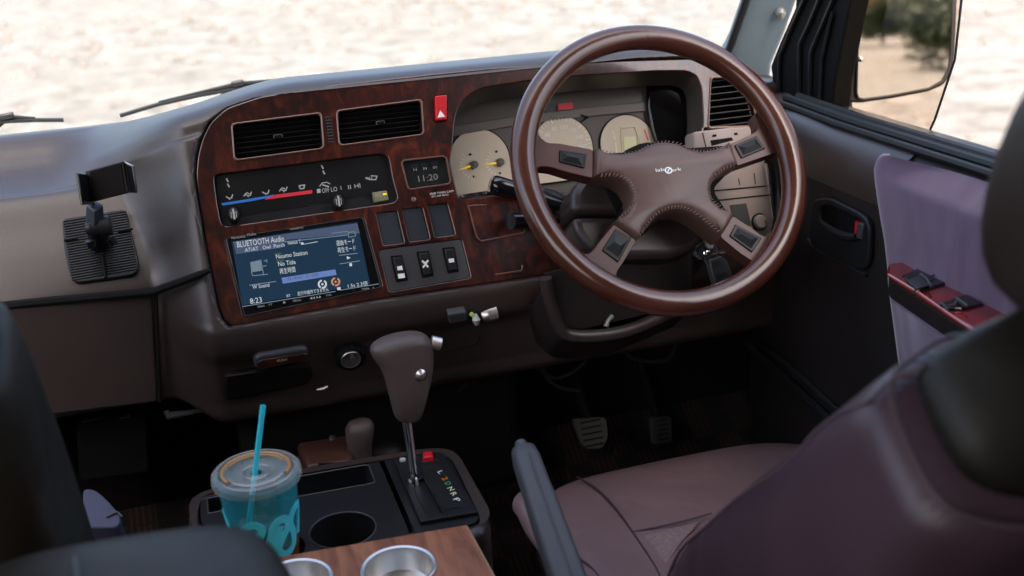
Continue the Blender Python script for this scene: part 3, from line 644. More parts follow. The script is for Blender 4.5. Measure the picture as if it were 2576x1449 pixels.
m = MB(); txt(m, Fs, cs, 725, 560, '♪アーティスト', 26, .0006, 80); txt(m, Fs, cs, 745, 640, '♪タイトル', 26, .0006, 90); m.build('yellow_captions', M['eyel'], hu)
for (x, y), mt in (((1288, 900), 'ewhite'), ((1445, 872), 'eora')):
    p = cs([(x, y)])[0]; a, b = Fs.hit(*p, .0006); m = MB()
    o1 = circ(a, b, .0058, n=20); i1 = circ(a, b, .0036, n=20)
    for k in range(20):
        if k in (3, 4, 13): continue
        m.prism(Fs, [o1[k], o1[(k+1) % 20], i1[(k+1) % 20], i1[k]], .0006, .0008)
    m.prism(Fs, circ(a, b, .0015, n=8), .0006, .0008)
    m.build('round_icon', M[mt], hu)
m = MB(); txt(m, Fs, cs, 215, 370, 'Panasonic', 34, .0002, 165); txt(m, Fs, cs, 395, 335, 'STRADA', 30, .0002, 110); txt(m, Fs, cs, 905, 262, 'CN-R300WD', 26, .0002, 160)
for x, y, s in ((525, 1180, 'NAVI'), (650, 1155, 'AV'), (820, 1128, '▲'), (940, 1112, 'MENU'), (1140, 1082, '◄◄ ►►'), (1330, 1045, 'VOL'), (1655, 990, '-'), (1750, 975, 'OPEN'), (1880, 955, '+')): txt(m, Fs, cs, x, y, s, 26, .0002)
m.build('bezel_lettering', M['wgrey'], hu)
m = MB(); loop_tube(m, DF, rr([(a+(.0015 if a < .1 else -.0015), b) for a, b in scr], .004), .0005, .0056); m.build('bezel_edge', M['grey'], hu)
# ---- clock
ckp = plate('clock', DF, rr(clock, .006), [], -.010, -.001, M['lcd'], dash, bev=.0008)
Fk = Fr(DF.p(0, 0, -.0009), DF.u, DF.v); m = MB()
for x in (565, 680, 800):
    quad(m, Fk, cg([(x-38, 925-(x-565)*.13), (x+38, 915-(x-565)*.13), (x+42, 960-(x-565)*.13), (x-34, 970-(x-565)*.13)]), .0003, .0014)
m.build('clock_button', M['dgrey'], ckp)
m = MB()
for x, s in ((548, 'H'), (668, 'M'), (780, ':00')): txt(m, Fk, cg, x, 1005-(x-548)*.12, s, 34, .0004, 55 if s == ':00' else 38)
m.build('clock_letters', M['wgrey'], ckp)
m = MB(); txt(m, Fk, cg, 590, 1138, '11:20', 78, .0004, 235); m.build('clock_digits', M['eclock'], ckp)
m = MB(); loop_tube(m, DF, rr(clock, .006), .0012, .004); m.build('clock_bevel_glint', M['linec'], ckp)  # reflection on the bevel round the clock, drawn as a bronze ring
# white warning label and small round emblem under the clock
m = MB(); Fw = Fr(DF.p(0, 0, .0043), DF.u, DF.v)
txt(m, Fw, cg, 745, 1293, '2500 TWIN CAM', 26, .0003, 285); txt(m, Fw, cg, 770, 1322, 'EFI AIR BAG', 20, .0003, 200)
m.build('wood_lettering', M['white'], dash)
# ---- blanking covers and rocker switches
for i, b in enumerate(bl):
    plate('blank_cover', DF, rr(b, .002), [], -.008, .001, M['blank'], dash, bev=.0006, label=['left blank switch cover', 'middle blank switch cover', 'right blank switch cover'][i])
sw = plate('switch_plate', DF, rr(swp, .004), [], -.008, .003, M['grey'], dash, bev=.001)
Fq = Fr(DF.p(0, 0, .003), DF.u, DF.v)
rocks = [cw([(300, 860), (455, 845), (535, 1185), (378, 1215)]), cw([(645, 800), (815, 790), (880, 1130), (725, 1155)]), cw([(990, 750), (1155, 735), (1220, 1070), (1070, 1095)])]
for i, rk in enumerate(rocks):
    q = Fq.H(rk); m = MB(); m.prism(Fq, q, .0001, .0012)
    r = m.build('rocker_switch', M['matte'], sw, bevel=.0006, label=['rocker switch with two white marks', 'rocker switch with a cross mark', 'rocker switch with one white mark'][i])
    cx = sum(a for a, _ in q)/4; cy = sum(b for _, b in q)/4; q2 = [(cx+(a-cx)*.8, cy+(b-cy)*.88) for a, b in q]
    m = MB(); m.prism(Fq, q2, .001, .0055, .92); m.build('rocker', M['dgrey'], r, bevel=.001)
    Fr5 = Fr(DF.p(0, 0, .0087), DF.u, DF.v); m = MB()
    if i == 0: quad(m, Fr5, cw([(388, 1000), (455, 990), (468, 1045), (398, 1052)])); quad(m, Fr5, cw([(398, 1100), (488, 1090), (498, 1150), (410, 1162)]))
    if i == 1: seg(m, Fr5, [(735, 930), (800, 1000)], r=.0012, f=cw); seg(m, Fr5, [(800, 925), (745, 1005)], r=.0012, f=cw); seg(m, Fr5, [(735, 930), (770, 945), (800, 925)], r=.0007, f=cw)
    if i == 2: quad(m, Fr5, cw([(1078, 898), (1150, 888), (1158, 940), (1090, 950)]))
    m.build('switch_mark', M['white'], r)
# ---- storage lid, card slot, little hook on the wood, chrome line under the cluster
lid = DF.H(cw([(1325, 180), (1990, 150), (2090, 550), (1450, 670)]))
sd_ = plate('ashtray_lid', DF, rr(lid, .006), [], .0045, .0075, M['wood'], dash, bev=.0014)
m = MB(); q = rr(lid, .006); m.tube([DF.p(a, b, .0078) for a, b in [lid[0], lid[3], lid[2]]] if False else [DF.p(a, b, .0078) for a, b in (lid[0], ((lid[0][0]+lid[3][0])/2, (lid[0][1]+lid[3][1])/2), (lid[3][0], lid[3][1]+.006), (lid[3][0]+.005, lid[3][1]), (lid[2][0]-.003, lid[2][1]), (lid[2][0], lid[2][1]+.004))], .0010, n=6); m.build('lid_edge_highlight', M['linec'], sd_)  # highlight along the lid's edge, modelled as a bronze tube
m = MB(); q = DF.H(cw([(1700, 1110), (2050, 1055), (2060, 985)])); m.tube([DF.p(a, b, .0045) for a, b in q], .0011, n=6); m.build('card_slot_edge_glint', M['linec'], dash)
m = MB(); q = DF.H(cg([(1110, 1320), (1540, 1270)])); quad(m, Fw, cg([(1095, 1295), (1440, 1240), (1520, 1290), (1140, 1325)]), 0, .001); m.build('cluster_sill', M['chrome'], dash)
m = MB(); q = DF.H(cw([(1880, 310), (2080, 300), (2100, 460), (1890, 480)])); m.prism(DF, q, .004, .028, .85); m.build('coin_hook', M['gloss'], dash, bevel=.003)
m = MB(); sc_ = DF.hit(cw([(605, 105)])[0][0], cw([(605, 105)])[0][1]); m.lathe(Fr(DF.p(sc_[0], sc_[1], .004), DF.u, DF.v), [(.0035, 0), (.003, .001), (.0002, .0015)], n=12); m.build('round_sensor', M['linec'], dash)

# ---- instrument cluster
ic = empty('cl', (0, 0, 0), None, None); C.objects.unlink(ic)
def inset(poly, k, dv=0):
    cx = sum(a for a, _ in poly)/len(poly); cy = sum(b for _, b in poly)/len(poly)
    return [(cx+(a-cx)*k, cy+(b-cy)*k+dv) for a, b in poly]
CR = rr(CLU, .006, 4)
m = MB(); vmx = max(b for _, b in CR); vmn = min(b for _, b in CR)
def lowered(poly, kt): # drop only the upper edge
    return [(a, b-kt*max(0, (b-(vmn+vmx)/2)/((vmx-vmn)/2))**1.5) for a, b in poly]
ringsp = [(CR, .003), (lowered(inset(CR, .992), .002), -.008), (lowered(inset(CR, .985), .010), -.034), (lowered(inset(CR, .98), .012), -.040)]
m.rings([[DF.p(a, b, c) for a, b in p] for p, c in ringsp], cap=False)
clu = m.build('instrument_cluster', M['visor'], dash, sharp=30)
m = MB(); m.rings([[DF.p(a, b, c) for a, b in p] for p, c in ((lowered(inset(CR, .98), .012), -.040), (lowered(inset(CR, .99), .006), -.046), (inset(CR, 1.02), -.052), (inset(CR, 1.02), -.085))], cap=False)
m.build('cluster_hood', M['matte'], clu)
m = MB(); m.prism(DF, inset(CR, 1.05), -.085, -.080); m.build('cluster_face', M['clface'], clu)
Fg = Fr(DF.p(0, 0, -.079), DF.u, DF.v)
m = MB(); quad(m, Fg, [(1135, 318), (1300, 292), (1500, 268), (1755, 245), (1755, 268), (1500, 292), (1300, 316), (1137, 345)], 0, .003); m.build('cluster_band', M['clband'], clu, bevel=.001)
m = MB(); q = DF.H([(1640, 200), (1700, 180), (1775, 180), (1785, 225), (1785, 400), (1750, 450), (1690, 450), (1668, 380), (1650, 320), (1640, 260)], -.050); m.rings([[DF.p(a, b, -.078) for a, b in inset(q, .97)], [DF.p(a, b, -.050-.018*(1 if a < sum(t[0] for t in q)/len(q) else 0)) for a, b in q]]); m.build('hood_shadow_panel', M['gloss'], clu, bevel=.004)  # hood shadow over the right of the cluster, built as a black sheet
def dome(cx_, cy_, r_, flat, sides=True):
    a, b = Fg.hit(cx_, cy_); r = r_/2800*1.53
    P = [(a+r*math.cos(t), b+r*math.sin(t)) for t in [math.pi*k/28 for k in range(29)]]
    return [(a+r, b-flat)]+P+[(a-r, b-flat)], (a, b, r)
gs = []
for nm, cx_, cy_, r_, lab in (('gauge_dial', 1206, 403, 79, 'fuel and temperature dial, nearest the clock'), ('gauge_dial', 1415, 372, 82, 'speedometer dial with numbers up to 140'), ('gauge_dial', 1577, 362, 76, 'right warning dial with a van outline')):
    P, (a, b, r) = dome(cx_, cy_, r_, .047)
    m = MB(); m.prism(Fg, [(a+(q[0]-a)*1.045, b+(q[1]-b)*1.045) for q in P], .0004, .002); m.build('dial_ring', M['matte'], clu)
    m = MB(); m.prism(Fg, P, .001, .003); g = m.build(nm, M['gauge'], clu, label=lab); gs.append((g, a, b, r))
Fd = Fr(DF.p(0, 0, -.0759), DF.u, DF.v)
# left dial: two small needles
g, a, b, r = gs[0]; m = MB(); mb = MB(); my = MB()
for (cx_, cy_, tx, ty) in ((1275, 930, 1075, 1005), (1590, 900, 1370, 940)):
    p = cg([(cx_, cy_)])[0]; q = Fd.hit(*p); f = Fr(Fd.p(q[0], q[1], 0), DF.u, DF.v)
    hub = MB(); hub.lathe(f, [(.0058, 0), (.0056, .006), (.0005, .0065)], n=20); hub.build('needle_hub', M['clface'], g)
    p2 = cg([(tx, ty)])[0]; q2 = Fd.hit(*p2); dx = V((q2[0]-q[0], q2[1]-q[1])); L_ = dx.length; dx.normalize(); nn = V((-dx.y, dx.x))
    a0 = V((0, 0))+dx*.004; my.prism(f, [tuple(a0+nn*.0012), tuple(dx*L_), tuple(a0-nn*.0012)], .003, .0038)
    for k in range(9):
        th = math.atan2(dx.y, dx.x)+(k-5.2)*.34 if False else math.pi*.72+k*.14*math.pi/1.0*.62
        rr1, rr2 = .0165, .0200 if k % 4 else .0215
        u_, v_ = V((math.cos(th), math.sin(th))), V((-math.sin(th), math.cos(th)))
        m.prism(f, [tuple(u_*rr1+v_*.0005), tuple(u_*rr2+v_*.0005), tuple(u_*rr2-v_*.0005), tuple(u_*rr1-v_*.0005)], .0001, .0004)
for x, y in ((1235, 803), (1275, 1070), (1550, 768), (1592, 1028)):
    q = Fd.hit(*cg([(x, y)])[0]); mb.prism(Fd, circ(q[0], q[1], .0016, n=10), .0001, .0012)
m.build('dial_marks', M['white'], g); mb.build('dial_stops', M['matte'], g); my.build('needle', M['yellow'], g)
g, a, b, r = gs[1]; m = MB()
for k in range(29):
    th = math.pi*(1.12-k*1.24/28); L_ = .92 if k % 4 else .88
    u_, v_ = V((math.cos(th), math.sin(th))), V((-math.sin(th), math.cos(th))); w_ = .0007 if k % 4 == 0 else .0004; c0 = V((a, b))
    m.prism(Fd, [tuple(c0+u_*r*(L_-.06)+v_*w_), tuple(c0+u_*r*.96+v_*w_), tuple(c0+u_*r*.96-v_*w_), tuple(c0+u_*r*(L_-.06)-v_*w_)], .0001, .0004)
for k, s in enumerate(['20', '40', '60', '80', '100', '120', '140', '160']):
    th = math.pi*(1.05-k*.152); m.text(Fd, s, a+r*.66*math.cos(th), b+r*.66*math.sin(th)-.003, .0062, .0002, align='CENTER')
m.build('speed_numbers', M['white'], g)
m = MB(); m.lathe(Fr(Fd.p(a, b-.02, 0), DF.u, DF.v), [(.010, 0), (.0095, .006), (.0005, .007)], n=20); m.build('needle_hub', M['clface'], g)
g, a, b, r = gs[2]; m = MB(); q = Fd.H([(1563, 322), (1596, 320), (1604, 345), (1606, 410), (1570, 413), (1562, 345)])
m.tube([Fd.p(x, y, .001) for x, y in q+q[:1]], .0008, n=5); q = Fd.H([(1568, 345), (1599, 343), (1604, 395), (1573, 398)]); m.prism(Fd, q, .0001, .0006)
seg(m, Fd, [(1540, 328), (1546, 350)], r=.0011, f=lambda p: p); seg(m, Fd, [(1548, 362), (1552, 395)], r=.0011, f=lambda p: p); m.build('van_outline', M['yelp'], g)
m = MB(); seg(m, Fd, [(1622, 328), (1630, 350)], r=.0012, f=lambda p: p); seg(m, Fd, [(1628, 362), (1637, 395)], r=.0012, f=lambda p: p); m.build('red_marks', M['redp'], g)
m = MB(); seg(m, Fg, [(1462, 290), (1478, 295), (1464, 305)], r=.0012, c=.003, f=lambda p: p); m.build('turn_arrow', M['matte'], clu)
m = MB(); txt(m, Fg, lambda p: p, 1408, 272, 'BRAKE', 10, .0035, 34); quad(m, Fg, [(1404, 261), (1440, 258), (1441, 274), (1405, 277)], .0028, .0005); m.build('red_telltale', M['redp'], clu)
m = MB(); quad(m, Fg, [(1372, 262), (1392, 260), (1394, 282), (1374, 284)], .0031, .0006); m.build('grey_telltale', M['grey'], clu)
bpy.data.objects.remove(ic)

# ---- right-hand control pod under the side vent
pod = DF.H(c8([(105, 195), (400, 160), (640, 150), (665, 440), (740, 1010), (640, 1060), (380, 1010), (130, 700)]), .012)
pp = plate('control_pod', DF, rr(pod, .006), [], -.02, .012, M['daylit_pod'], dash, bev=.003, label='panel below the side vent, paled to carry daylight from the door window')
Fp = Fr(DF.p(0, 0, .0121), DF.u, DF.v)
m = MB(); seg(m, Fp, [(175, 205), (205, 330)], f=c8, r=.0007); seg(m, Fp, [(245, 655), (665, 617)], f=c8, r=.0010); seg(m, Fp, [(285, 728), (690, 685)], f=c8, r=.0009); seg(m, Fp, [(455, 560), (462, 605)], f=c8, r=.0006); seg(m, Fp, [(575, 520), (585, 600)], f=c8, r=.0006)
quad(m, Fp, c8([(235, 262), (400, 238), (412, 262), (340, 280), (245, 305)]), .0001, .0004); quad(m, Fp, c8([(250, 218), (282, 214), (284, 232), (252, 236)]), .0001, .0004); quad(m, Fp, c8([(418, 205), (445, 200), (448, 218), (420, 222)]), .0001, .0004)
m.build('pod_gaps', M['matte'], pp)
m = MB(); m.prism(Fp, Fp.H(c8([(385, 765), (512, 750), (552, 925), (500, 910), (410, 850)])), .0001, .001); m.build('pod_blank', M['grey'], pp)
q = Fp.hit(*c8([(615, 895)])[0]); f = Fr(Fp.p(q[0], q[1], 0), DF.u, DF.v)
m = MB(); m.lathe(f, [(.0125, 0), (.0125, .002), (.0108, .002), (.0105, 0)], n=32); m.build('dimmer_ring', M['matte'], pp)
m = MB(); m.lathe(f, [(.0098, -.001), (.0098, .007), (.0085, .0088), (.0002, .009)], n=28); dk = m.build('dimmer_knob', M['daylit_pod'], pp)
m = MB(); m.box(f, .004, .0055, -.004, .001, .0088, .0096); m.build('knob_mark', M['grey'], dk)
m = MB(); m.tube([DF.p(*DF.hit(*p, .02), .02) for p in c8([(668, 440), (690, 560), (705, 700), (735, 900), (715, 1010)])], .003, n=8); m.build('chrome_strip', M['chrome'], pp)
m = MB(); m.tube([DF.p(*DF.hit(*p, .012), .012) for p in c8([(745, 440), (775, 600), (775, 760), (760, 880), (735, 990)])], [.006, .010, .010, .009, .004], n=10); m.build('weather_strip', M['black'], pp)

# ---- lower dash: glovebox, pull tab with wood, lighter socket, key lock, knee pad
gl = [plx(120, 752, -.19), plx(384, 727, -.06)]
def gx(x, y, Y=1.388): q = ply(x, y, Y); return (q.x, q.z)
GF = Fr((0, 1.396, 0), (1, 0, 0), (0, 0, 1))
g_ = [GF.hit(*p, .006) for p in ((-260, 800), (384, 731), (399, 1012), (-170, 1080))]
gb_ = plate('glovebox_lid', GF, rr(g_, .006), [], -.01, .006, M['lid'], dash, bev=.003)
m = MB(); path = [ply(x, y, 1.40) for x, y in ((-260, 798), (130, 752), (388, 722), (520, 688), (534, 676))]; m.tube([path[0], path[1]+V((0, -.008, 0)), path[2]+V((0, -.018, 0)), ply(500, 692, 1.345), ply(530, 679, 1.34)], [.006, .006, .0055, .005, .003], n=8); m.build('dash_seam', M['matte'], dash)
m = MB(); m.tube([ply(391, 728, 1.385), ply(397, 860, 1.385), ply(402, 1012, 1.385)], .0022, n=6); m.build('glovebox_gap', M['matte'], dash)
LF = Fr((0, 1.357, .76), (1, 0, 0), (0, -.33, 1))      # lower face frame (nearly vertical)
q = LF.H(cl([(400, 400), (440, 355), (900, 275), (940, 300), (940, 350), (900, 410), (450, 495), (405, 470)]), .012)
tb = plate('pull_handle', LF, rr(q, .008), [], -.02, .012, M['hgrip'], dash, bev=.004)
q = LF.H(cl([(430, 440), (470, 400), (900, 335), (935, 345), (925, 385), (880, 405), (470, 490), (435, 475)]), .0135)
m = MB(); m.prism(LF, q, .0115, .0135); m.build('wood_inlay', M['wood'], tb, bevel=.0008)
Fh = Fr(LF.p(0, 0, .0137), LF.u, LF.v); m = MB(); txt(m, Fh, cl, 630, 418, 'PUSH', 26, .0002, 95); m.build('handle_letters', M['yelp'], tb)
m = MB(); q = LF.H(cl([(110, 545), (400, 500), (960, 440), (990, 560), (930, 640), (120, 800)]), .004); m.prism(LF, q, -.02, .005); pk = m.build('drawer', M['matte'], dash, bevel=.004)
m = MB(); m.tube([LF.p(*LF.hit(*p, .008), .008) for p in cl([(120, 556), (260, 538), (420, 508)])], .0012, n=6); m.build('drawer_edge', M['lid'], pk)
sc2 = LF.hit(*cl([(1345, 345)])[0], .004); f = Fr(LF.p(sc2[0], sc2[1], 0), LF.u, LF.v)
m = MB(); m.lathe(f, [(.021, 0), (.020, .012), (.016, .014), (.0155, .010)], n=32); so_ = m.build('lighter_socket', M['black'], dash)
m = MB(); m.lathe(f, [(.0138, .0135), (.0132, .0150), (.0122, .0148), (.0118, -.03), (.0001, -.03)], n=32); m.build('socket_ring', M['steel'], so_)
m = MB(); m.tube([LF.p(*LF.hit(*p, .02), .02) for p in cl([(1020, 690), (1080, 678), (1130, 655)])], [.001, .0025, .002], n=8); m.build('drawer_catch', M['steel'], dash)
def cx2(p): return [((x*.27604+1600)/1.4907, (y*.27604+1050)/1.4907) for x, y in p]
KF = Fr((0, 1.345, .79), (1, 0, 0), (0, -.4, 1))
m = MB(); q = KF.H(cx2([(280, 460), (545, 420), (575, 545), (305, 600)]), .01); m.prism(KF, q, -.03, .012, .95); kl = m.build('toggle_box', M['grey'], dash, bevel=.002)
a = KF.p(*KF.hit(*cx2([(740, 490)])[0], .0), 0); b = KF.p(*KF.hit(*cx2([(950, 430)])[0], .0), -.0)
m = MB(); ax = (b-a).normalized(); m.tube([a, a+ax*.006, a+ax*.012, a+ax*.0125, b-ax*.012, b-ax*.012, b], [.008, .0105, .0105, .0085, .0085, .011, .011], n=20); m.build('key_lock', M['steel'], dash)
a = KF.p(*KF.hit(*cx2([(650, 470)])[0], .01), .01); b = KF.p(*KF.hit(*cx2([(680, 600)])[0], .018), .018)
m = MB(); m.tube([a, (a+b)/2+V((0, -.004, 0)), b], [.0035, .0055, .003], n=10); m.build('lock_lever', M['wgrey'], dash)
m = MB(); m.ball(KF.p(*KF.hit(*cx2([(612, 465)])[0], .012), .012), .0032, n=6); m.build('lock_lamp', M['eyel'], dash)
m = MB(); pts = [(205, 972), (430, 925), (690, 870), (735, 760)]; m.tube([KF.p(*KF.hit(*p, 0), 0) for p in cx2(pts)], .0012, n=6); m.build('lower_edge', M['dashdark'], dash)
for pts in ([(1330, 880), (1360, 930), (1400, 950), (1450, 930), (1500, 880)], [(1366, 900), (1372, 945), (1410, 975), (1460, 982)], [(1180, 870), (1190, 920), (1176, 960), (1150, 985)], [(1560, 850), (1590, 900), (1680, 905), (1700, 850)]):
    m = MB(); m.tube(smooth_path([ply(x, y, 1.40) for x, y in pts], 6), .0028, n=6); m.build('loose_cable', M['dgrey'], dash)
# knee bolster with pocket under the column
kp = [(1372, 700), (1385, 760), (1400, 805), (1418, 838), (1470, 846), (1540, 840), (1600, 824), (1660, 798), (1740, 765)]
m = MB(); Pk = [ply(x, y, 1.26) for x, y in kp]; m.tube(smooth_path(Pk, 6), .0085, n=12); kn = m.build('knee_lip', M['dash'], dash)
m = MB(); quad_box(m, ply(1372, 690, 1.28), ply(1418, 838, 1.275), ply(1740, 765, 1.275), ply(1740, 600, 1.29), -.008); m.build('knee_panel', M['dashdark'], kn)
m = MB(); r1 = [p+V((0, 0, -.006)) for p in smooth_path(Pk, 6)]; r2 = [p+V((0, .06, -.05)) for p in r1]; r3 = [p+V((0, .20, -.06)) for p in r1]
vs = r1+r2+r3; n_ = len(r1); m.add(vs, [(k*n_+i, k*n_+i+1, (k+1)*n_+i+1, (k+1)*n_+i) for k in range(2) for i in range(n_-1)]); m.build('knee_underside', M['dashdark'], kn)
m = MB(); m.tube([ply(1524, 822, 1.265), ply(1530, 806, 1.268), ply(1541, 795, 1.27)], [.004, .003, .0035], n=8); m.build('knee_clip', M['steel'], kn)
# dark ducting under the dash
m = MB(); m.box(XY, .02, .42, 1.40, 1.58, .50, .70); m.build('heater_box', M['matte'], dash, bevel=.02)

# ================================================================== STEERING WHEEL
el = rad(34.75)
WF = Fr((.5731, 1.2455, 1.0048), (1, 0, 0), (0, math.sin(el), math.cos(el)))
sw_ = empty('steering_wheel', WF.o, 'maroon leather four-spoke steering wheel in front of the gauges', 'steering wheel')
m = MB(); n1, n2 = 96, 20; RM, rm = .1785, .0162
vs = []
for i in range(n1):
    a = 2*math.pi*i/n1
    for k in range(n2):
        b = 2*math.pi*k/n2; rr_ = RM+rm*math.cos(b); vs.append(WF.p(rr_*math.cos(a), rr_*math.sin(a), rm*.95*math.sin(b)))
m.add(vs, [(i*n2+k, ((i+1) % n1)*n2+k, ((i+1) % n1)*n2+(k+1) % n2, i*n2+(k+1) % n2) for i in range(n1) for k in range(n2)])
m.build('rim', M['leather'], sw_, sharp=0)
PC = -.012     # pad plane offset behind the rim plane
def wq(pts, c): return WF.H(c3(pts), c)
sp_defs = {
 'UL': ([(752, 618), (600, 590), (548, 588), (515, 565), (478, 470), (440, 470), (425, 620), (440, 760), (470, 760), (482, 715), (510, 694), (560, 697), (640, 722), (752, 748)], [(600, 622), (722, 640), (712, 705), (598, 675)]),
 'UR': ([(1375, 592), (1470, 550), (1500, 530), (1500, 500), (1480, 455), (1535, 440), (1600, 540), (1650, 660), (1640, 700), (1625, 650), (1590, 628), (1540, 645), (1402, 692)], [(1390, 600), (1490, 558), (1530, 615), (1422, 660)]),
 'LL': ([(950, 1030), (888, 1130), (858, 1175), (862, 1210), (890, 1250), (870, 1290), (780, 1230), (660, 1110), (690, 1082), (720, 1092), (745, 1085), (790, 1025), (848, 955)], [(852, 978), (925, 1020), (865, 1130), (792, 1075)]),
 'LR': ([(1385, 918), (1460, 968), (1520, 1012), (1548, 1010), (1580, 970), (1630, 1000), (1590, 1100), (1500, 1220), (1470, 1240), (1500, 1180), (1478, 1125), (1420, 1088), (1328, 1012)], [(1395, 958), (1515, 1020), (1470, 1085), (1368, 1010)])}
labs = {'UL': 'upper left spoke', 'UR': 'upper right spoke', 'LL': 'lower left spoke', 'LR': 'lower right spoke'}
for k, (poly, inl) in sp_defs.items():
    m = MB(); P = wq(poly, PC); m.prism(WF, rr(P, .004, 3), PC-.022, PC+.001)
    s_ = m.build('spoke', M['spoke'], sw_, bevel=.005, seg=3, label=labs[k])
    q = wq(inl, PC); cx = sum(a for a, _ in q)/4; cy = sum(b for _, b in q)/4
    m = MB(); m.prism(WF, q, PC-.002, PC+.003); il = m.build('inlay', M['black'], s_, bevel=.001)
    q2 = [(cx+(a-cx)*.86, cy+(b-cy)*.84) for a, b in q]; m = MB(); vs = [WF.p(a, b, PC+.0025) for a, b in q2]
    mid1 = V(q2[0])*.5+V(q2[3])*.5; mid2 = V(q2[1])*.5+V(q2[2])*.5; e1 = mid1*.72+mid2*.28; e2 = mid1*.28+mid2*.72
    vs += [WF.p(e1.x, e1.y, PC+.0062), WF.p(e2.x, e2.y, PC+.0062)]
    m.add(vs, [(0, 1, 5, 4), (1, 2, 5), (2, 3, 4, 5), (3, 0, 4)]); m.build('inlay_facets', M['dgrey'], il, sharp=5)
padp = [(757, 618), (820, 634), (880, 640), (945, 630), (1000, 603), (1040, 590), (1080, 586), (1135, 594), (1180, 616), (1240, 630), (1300, 622), (1340, 605), (1370, 588),
        (1406, 686), (1350, 712), (1305, 745), (1284, 775), (1280, 810), (1290, 850), (1325, 882), (1388, 916), (1331, 1010), (1280, 968), (1230, 928), (1185, 902), (1140, 890), (1095, 893), (1050, 910), (1010, 942), (980, 985), (948, 1027), (848, 948), (895, 910), (925, 865), (930, 820), (905, 775), (865, 748), (820, 738), (755, 742)]
PP = wq(padp, PC); m = MB()
def pad_ring(k, c): 
    out = []
    nP = len(PP)
    for i in range(nP):
        p = V(PP[i]); a = V(PP[i-1]); b = V(PP[(i+1) % nP]); t = (b-a).normalized(); nrm = V((t.y, -t.x)); out.append(WF.p(p.x-nrm.x*k*sgn, p.y-nrm.y*k*sgn, c))
    return out
area = sum(PP[i-1][0]*PP[i][1]-PP[i][0]*PP[i-1][1] for i in range(len(PP))); sgn = 1 if area > 0 else -1
m.rings([pad_ring(-.001, PC-.034), pad_ring(-.002, PC-.02), pad_ring(-.0015, PC-.006), pad_ring(0, PC+.001), pad_ring(.003, PC+.006), pad_ring(.008, PC+.0085)], cap=False)
# cap
r_ = pad_ring(.008, PC+.0085); cpt = WF.hit(*c3([(1080, 760)])[0], PC)
from mathutils.geometry import tessellate_polygon
tri = tessellate_polygon([[V((WF_p - WF.o).dot(WF.u) and ((WF_p-WF.o).dot(WF.u), (WF_p-WF.o).dot(WF.v), 0)) if False else V(((WF_p-WF.o).dot(WF.u), (WF_p-WF.o).dot(WF.v), 0)) for WF_p in r_]])
m.add(r_, [tuple(t) for t in tri])
pad_o = m.build('hub_pad', M['pad'], sw_, sharp=60)
m = MB(); txt(m, Fr(WF.p(0, 0, PC+.0091), WF.u, WF.v), c3, 1037, 718, 'lab', 15, .0, 38, wide=1.2); txt(m, Fr(WF.p(0, 0, PC+.0091), WF.u, WF.v), c3, 1112, 717, 'ark', 15, .0, 42, wide=1.2)
q = WF.hit(*c3([(1095, 711)])[0], PC+.009); o1 = circ(q[0], q[1], .0052, .0046, 24); i1 = circ(q[0], q[1], .0034, .0030, 24)
for k in range(24): m.prism(WF, [o1[k], o1[(k+1) % 24], i1[(k+1) % 24], i1[k]], PC+.0088, PC+.0093)
m.prism(WF, [(q[0]-.003, q[1]-.0022), (q[0]-.0016, q[1]-.003), (q[0]+.003, q[1]+.0022), (q[0]+.0016, q[1]+.003)], PC+.0088, PC+.0093)
m.build('hub_lettering', M['white'], pad_o)
# stitching along the curved edges
m = MB()
def stitches(pts, step=.0042):
    P = [V(q) for q in [WF.hit(x, y, PC) for x, y in c3(pts)]]; P = smooth_path(P, 12); acc = 0
    for a, b in zip(P[:-1], P[1:]):
        L_ = (b-a).length; t = (b-a)/max(L_, 1e-9); nrm = V((-t.y, t.x)); acc += L_
        if acc > step:
            acc = 0; s1 = a+nrm*.0018+t*.0012; s2 = a-nrm*.0018-t*.0012
            m.tube([WF.p(s1.x, s1.y, PC+.0054), WF.p(a.x, a.y, PC+.0072), WF.p(s2.x, s2.y, PC+.0060)], .00055, n=5)
def shr(pts, k=.975, c=(1080, 770)): return [(c[0]+(x-c[0])*k, c[1]+(y-c[1])*k) for x, y in pts]
stitches(shr(padp[:13])); stitches(shr(padp[13:21], .955)); stitches(shr(padp[21:31], .96)); stitches(shr(padp[31:], .955))
m.build('stitching', M['thread'], pad_o)
m = MB(); P = wq([(760, 640), (1360, 600), (1395, 690), (1290, 800), (1370, 920), (1320, 1000), (1100, 900), (960, 1015), (860, 950), (915, 820), (765, 740)], PC-.03); m.prism(WF, rr(P, .01), PC-.05, PC-.026); m.build('hub_frame', M['void'], sw_, bevel=.003)

# ---- steering column with stalks and ignition
colm = empty('steering_column', WF.p(0, 0, -.15), 'brown steering column shroud behind the wheel with two black stalks', 'steering column')
cA = WF.H([(1452, 445), (1434, 480), (1434, 537), (1560, 536), (1790, 520), (1790, 460), (1760, 420), (1500, 420)], -.075)
cB = WF.H([(1434, 539), (1446, 580), (1482, 632), (1560, 648), (1690, 645), (1745, 630), (1783, 600), (1800, 560), (1790, 522), (1560, 538)], -.075)
m = MB(); m.prism(WF.off(0), cA, -.23, -.075, .97); m.build('upper_shroud', M['dash'], colm, bevel=.012, seg=3)
m = MB(); m.prism(WF.off(0), cB, -.25, -.078, .97); m.build('lower_shroud', M['dash'], colm, bevel=.012, seg=3)
cC = WF.H([(1575, 640), (1700, 655), (1770, 615), (1800, 640), (1745, 700), (1700, 770), (1600, 775), (1560, 700)], -.14)
m = MB(); m.prism(WF, cC, -.30, -.14, .95); m.build('column_cover', M['dashdark'], colm, bevel=.015, seg=3)
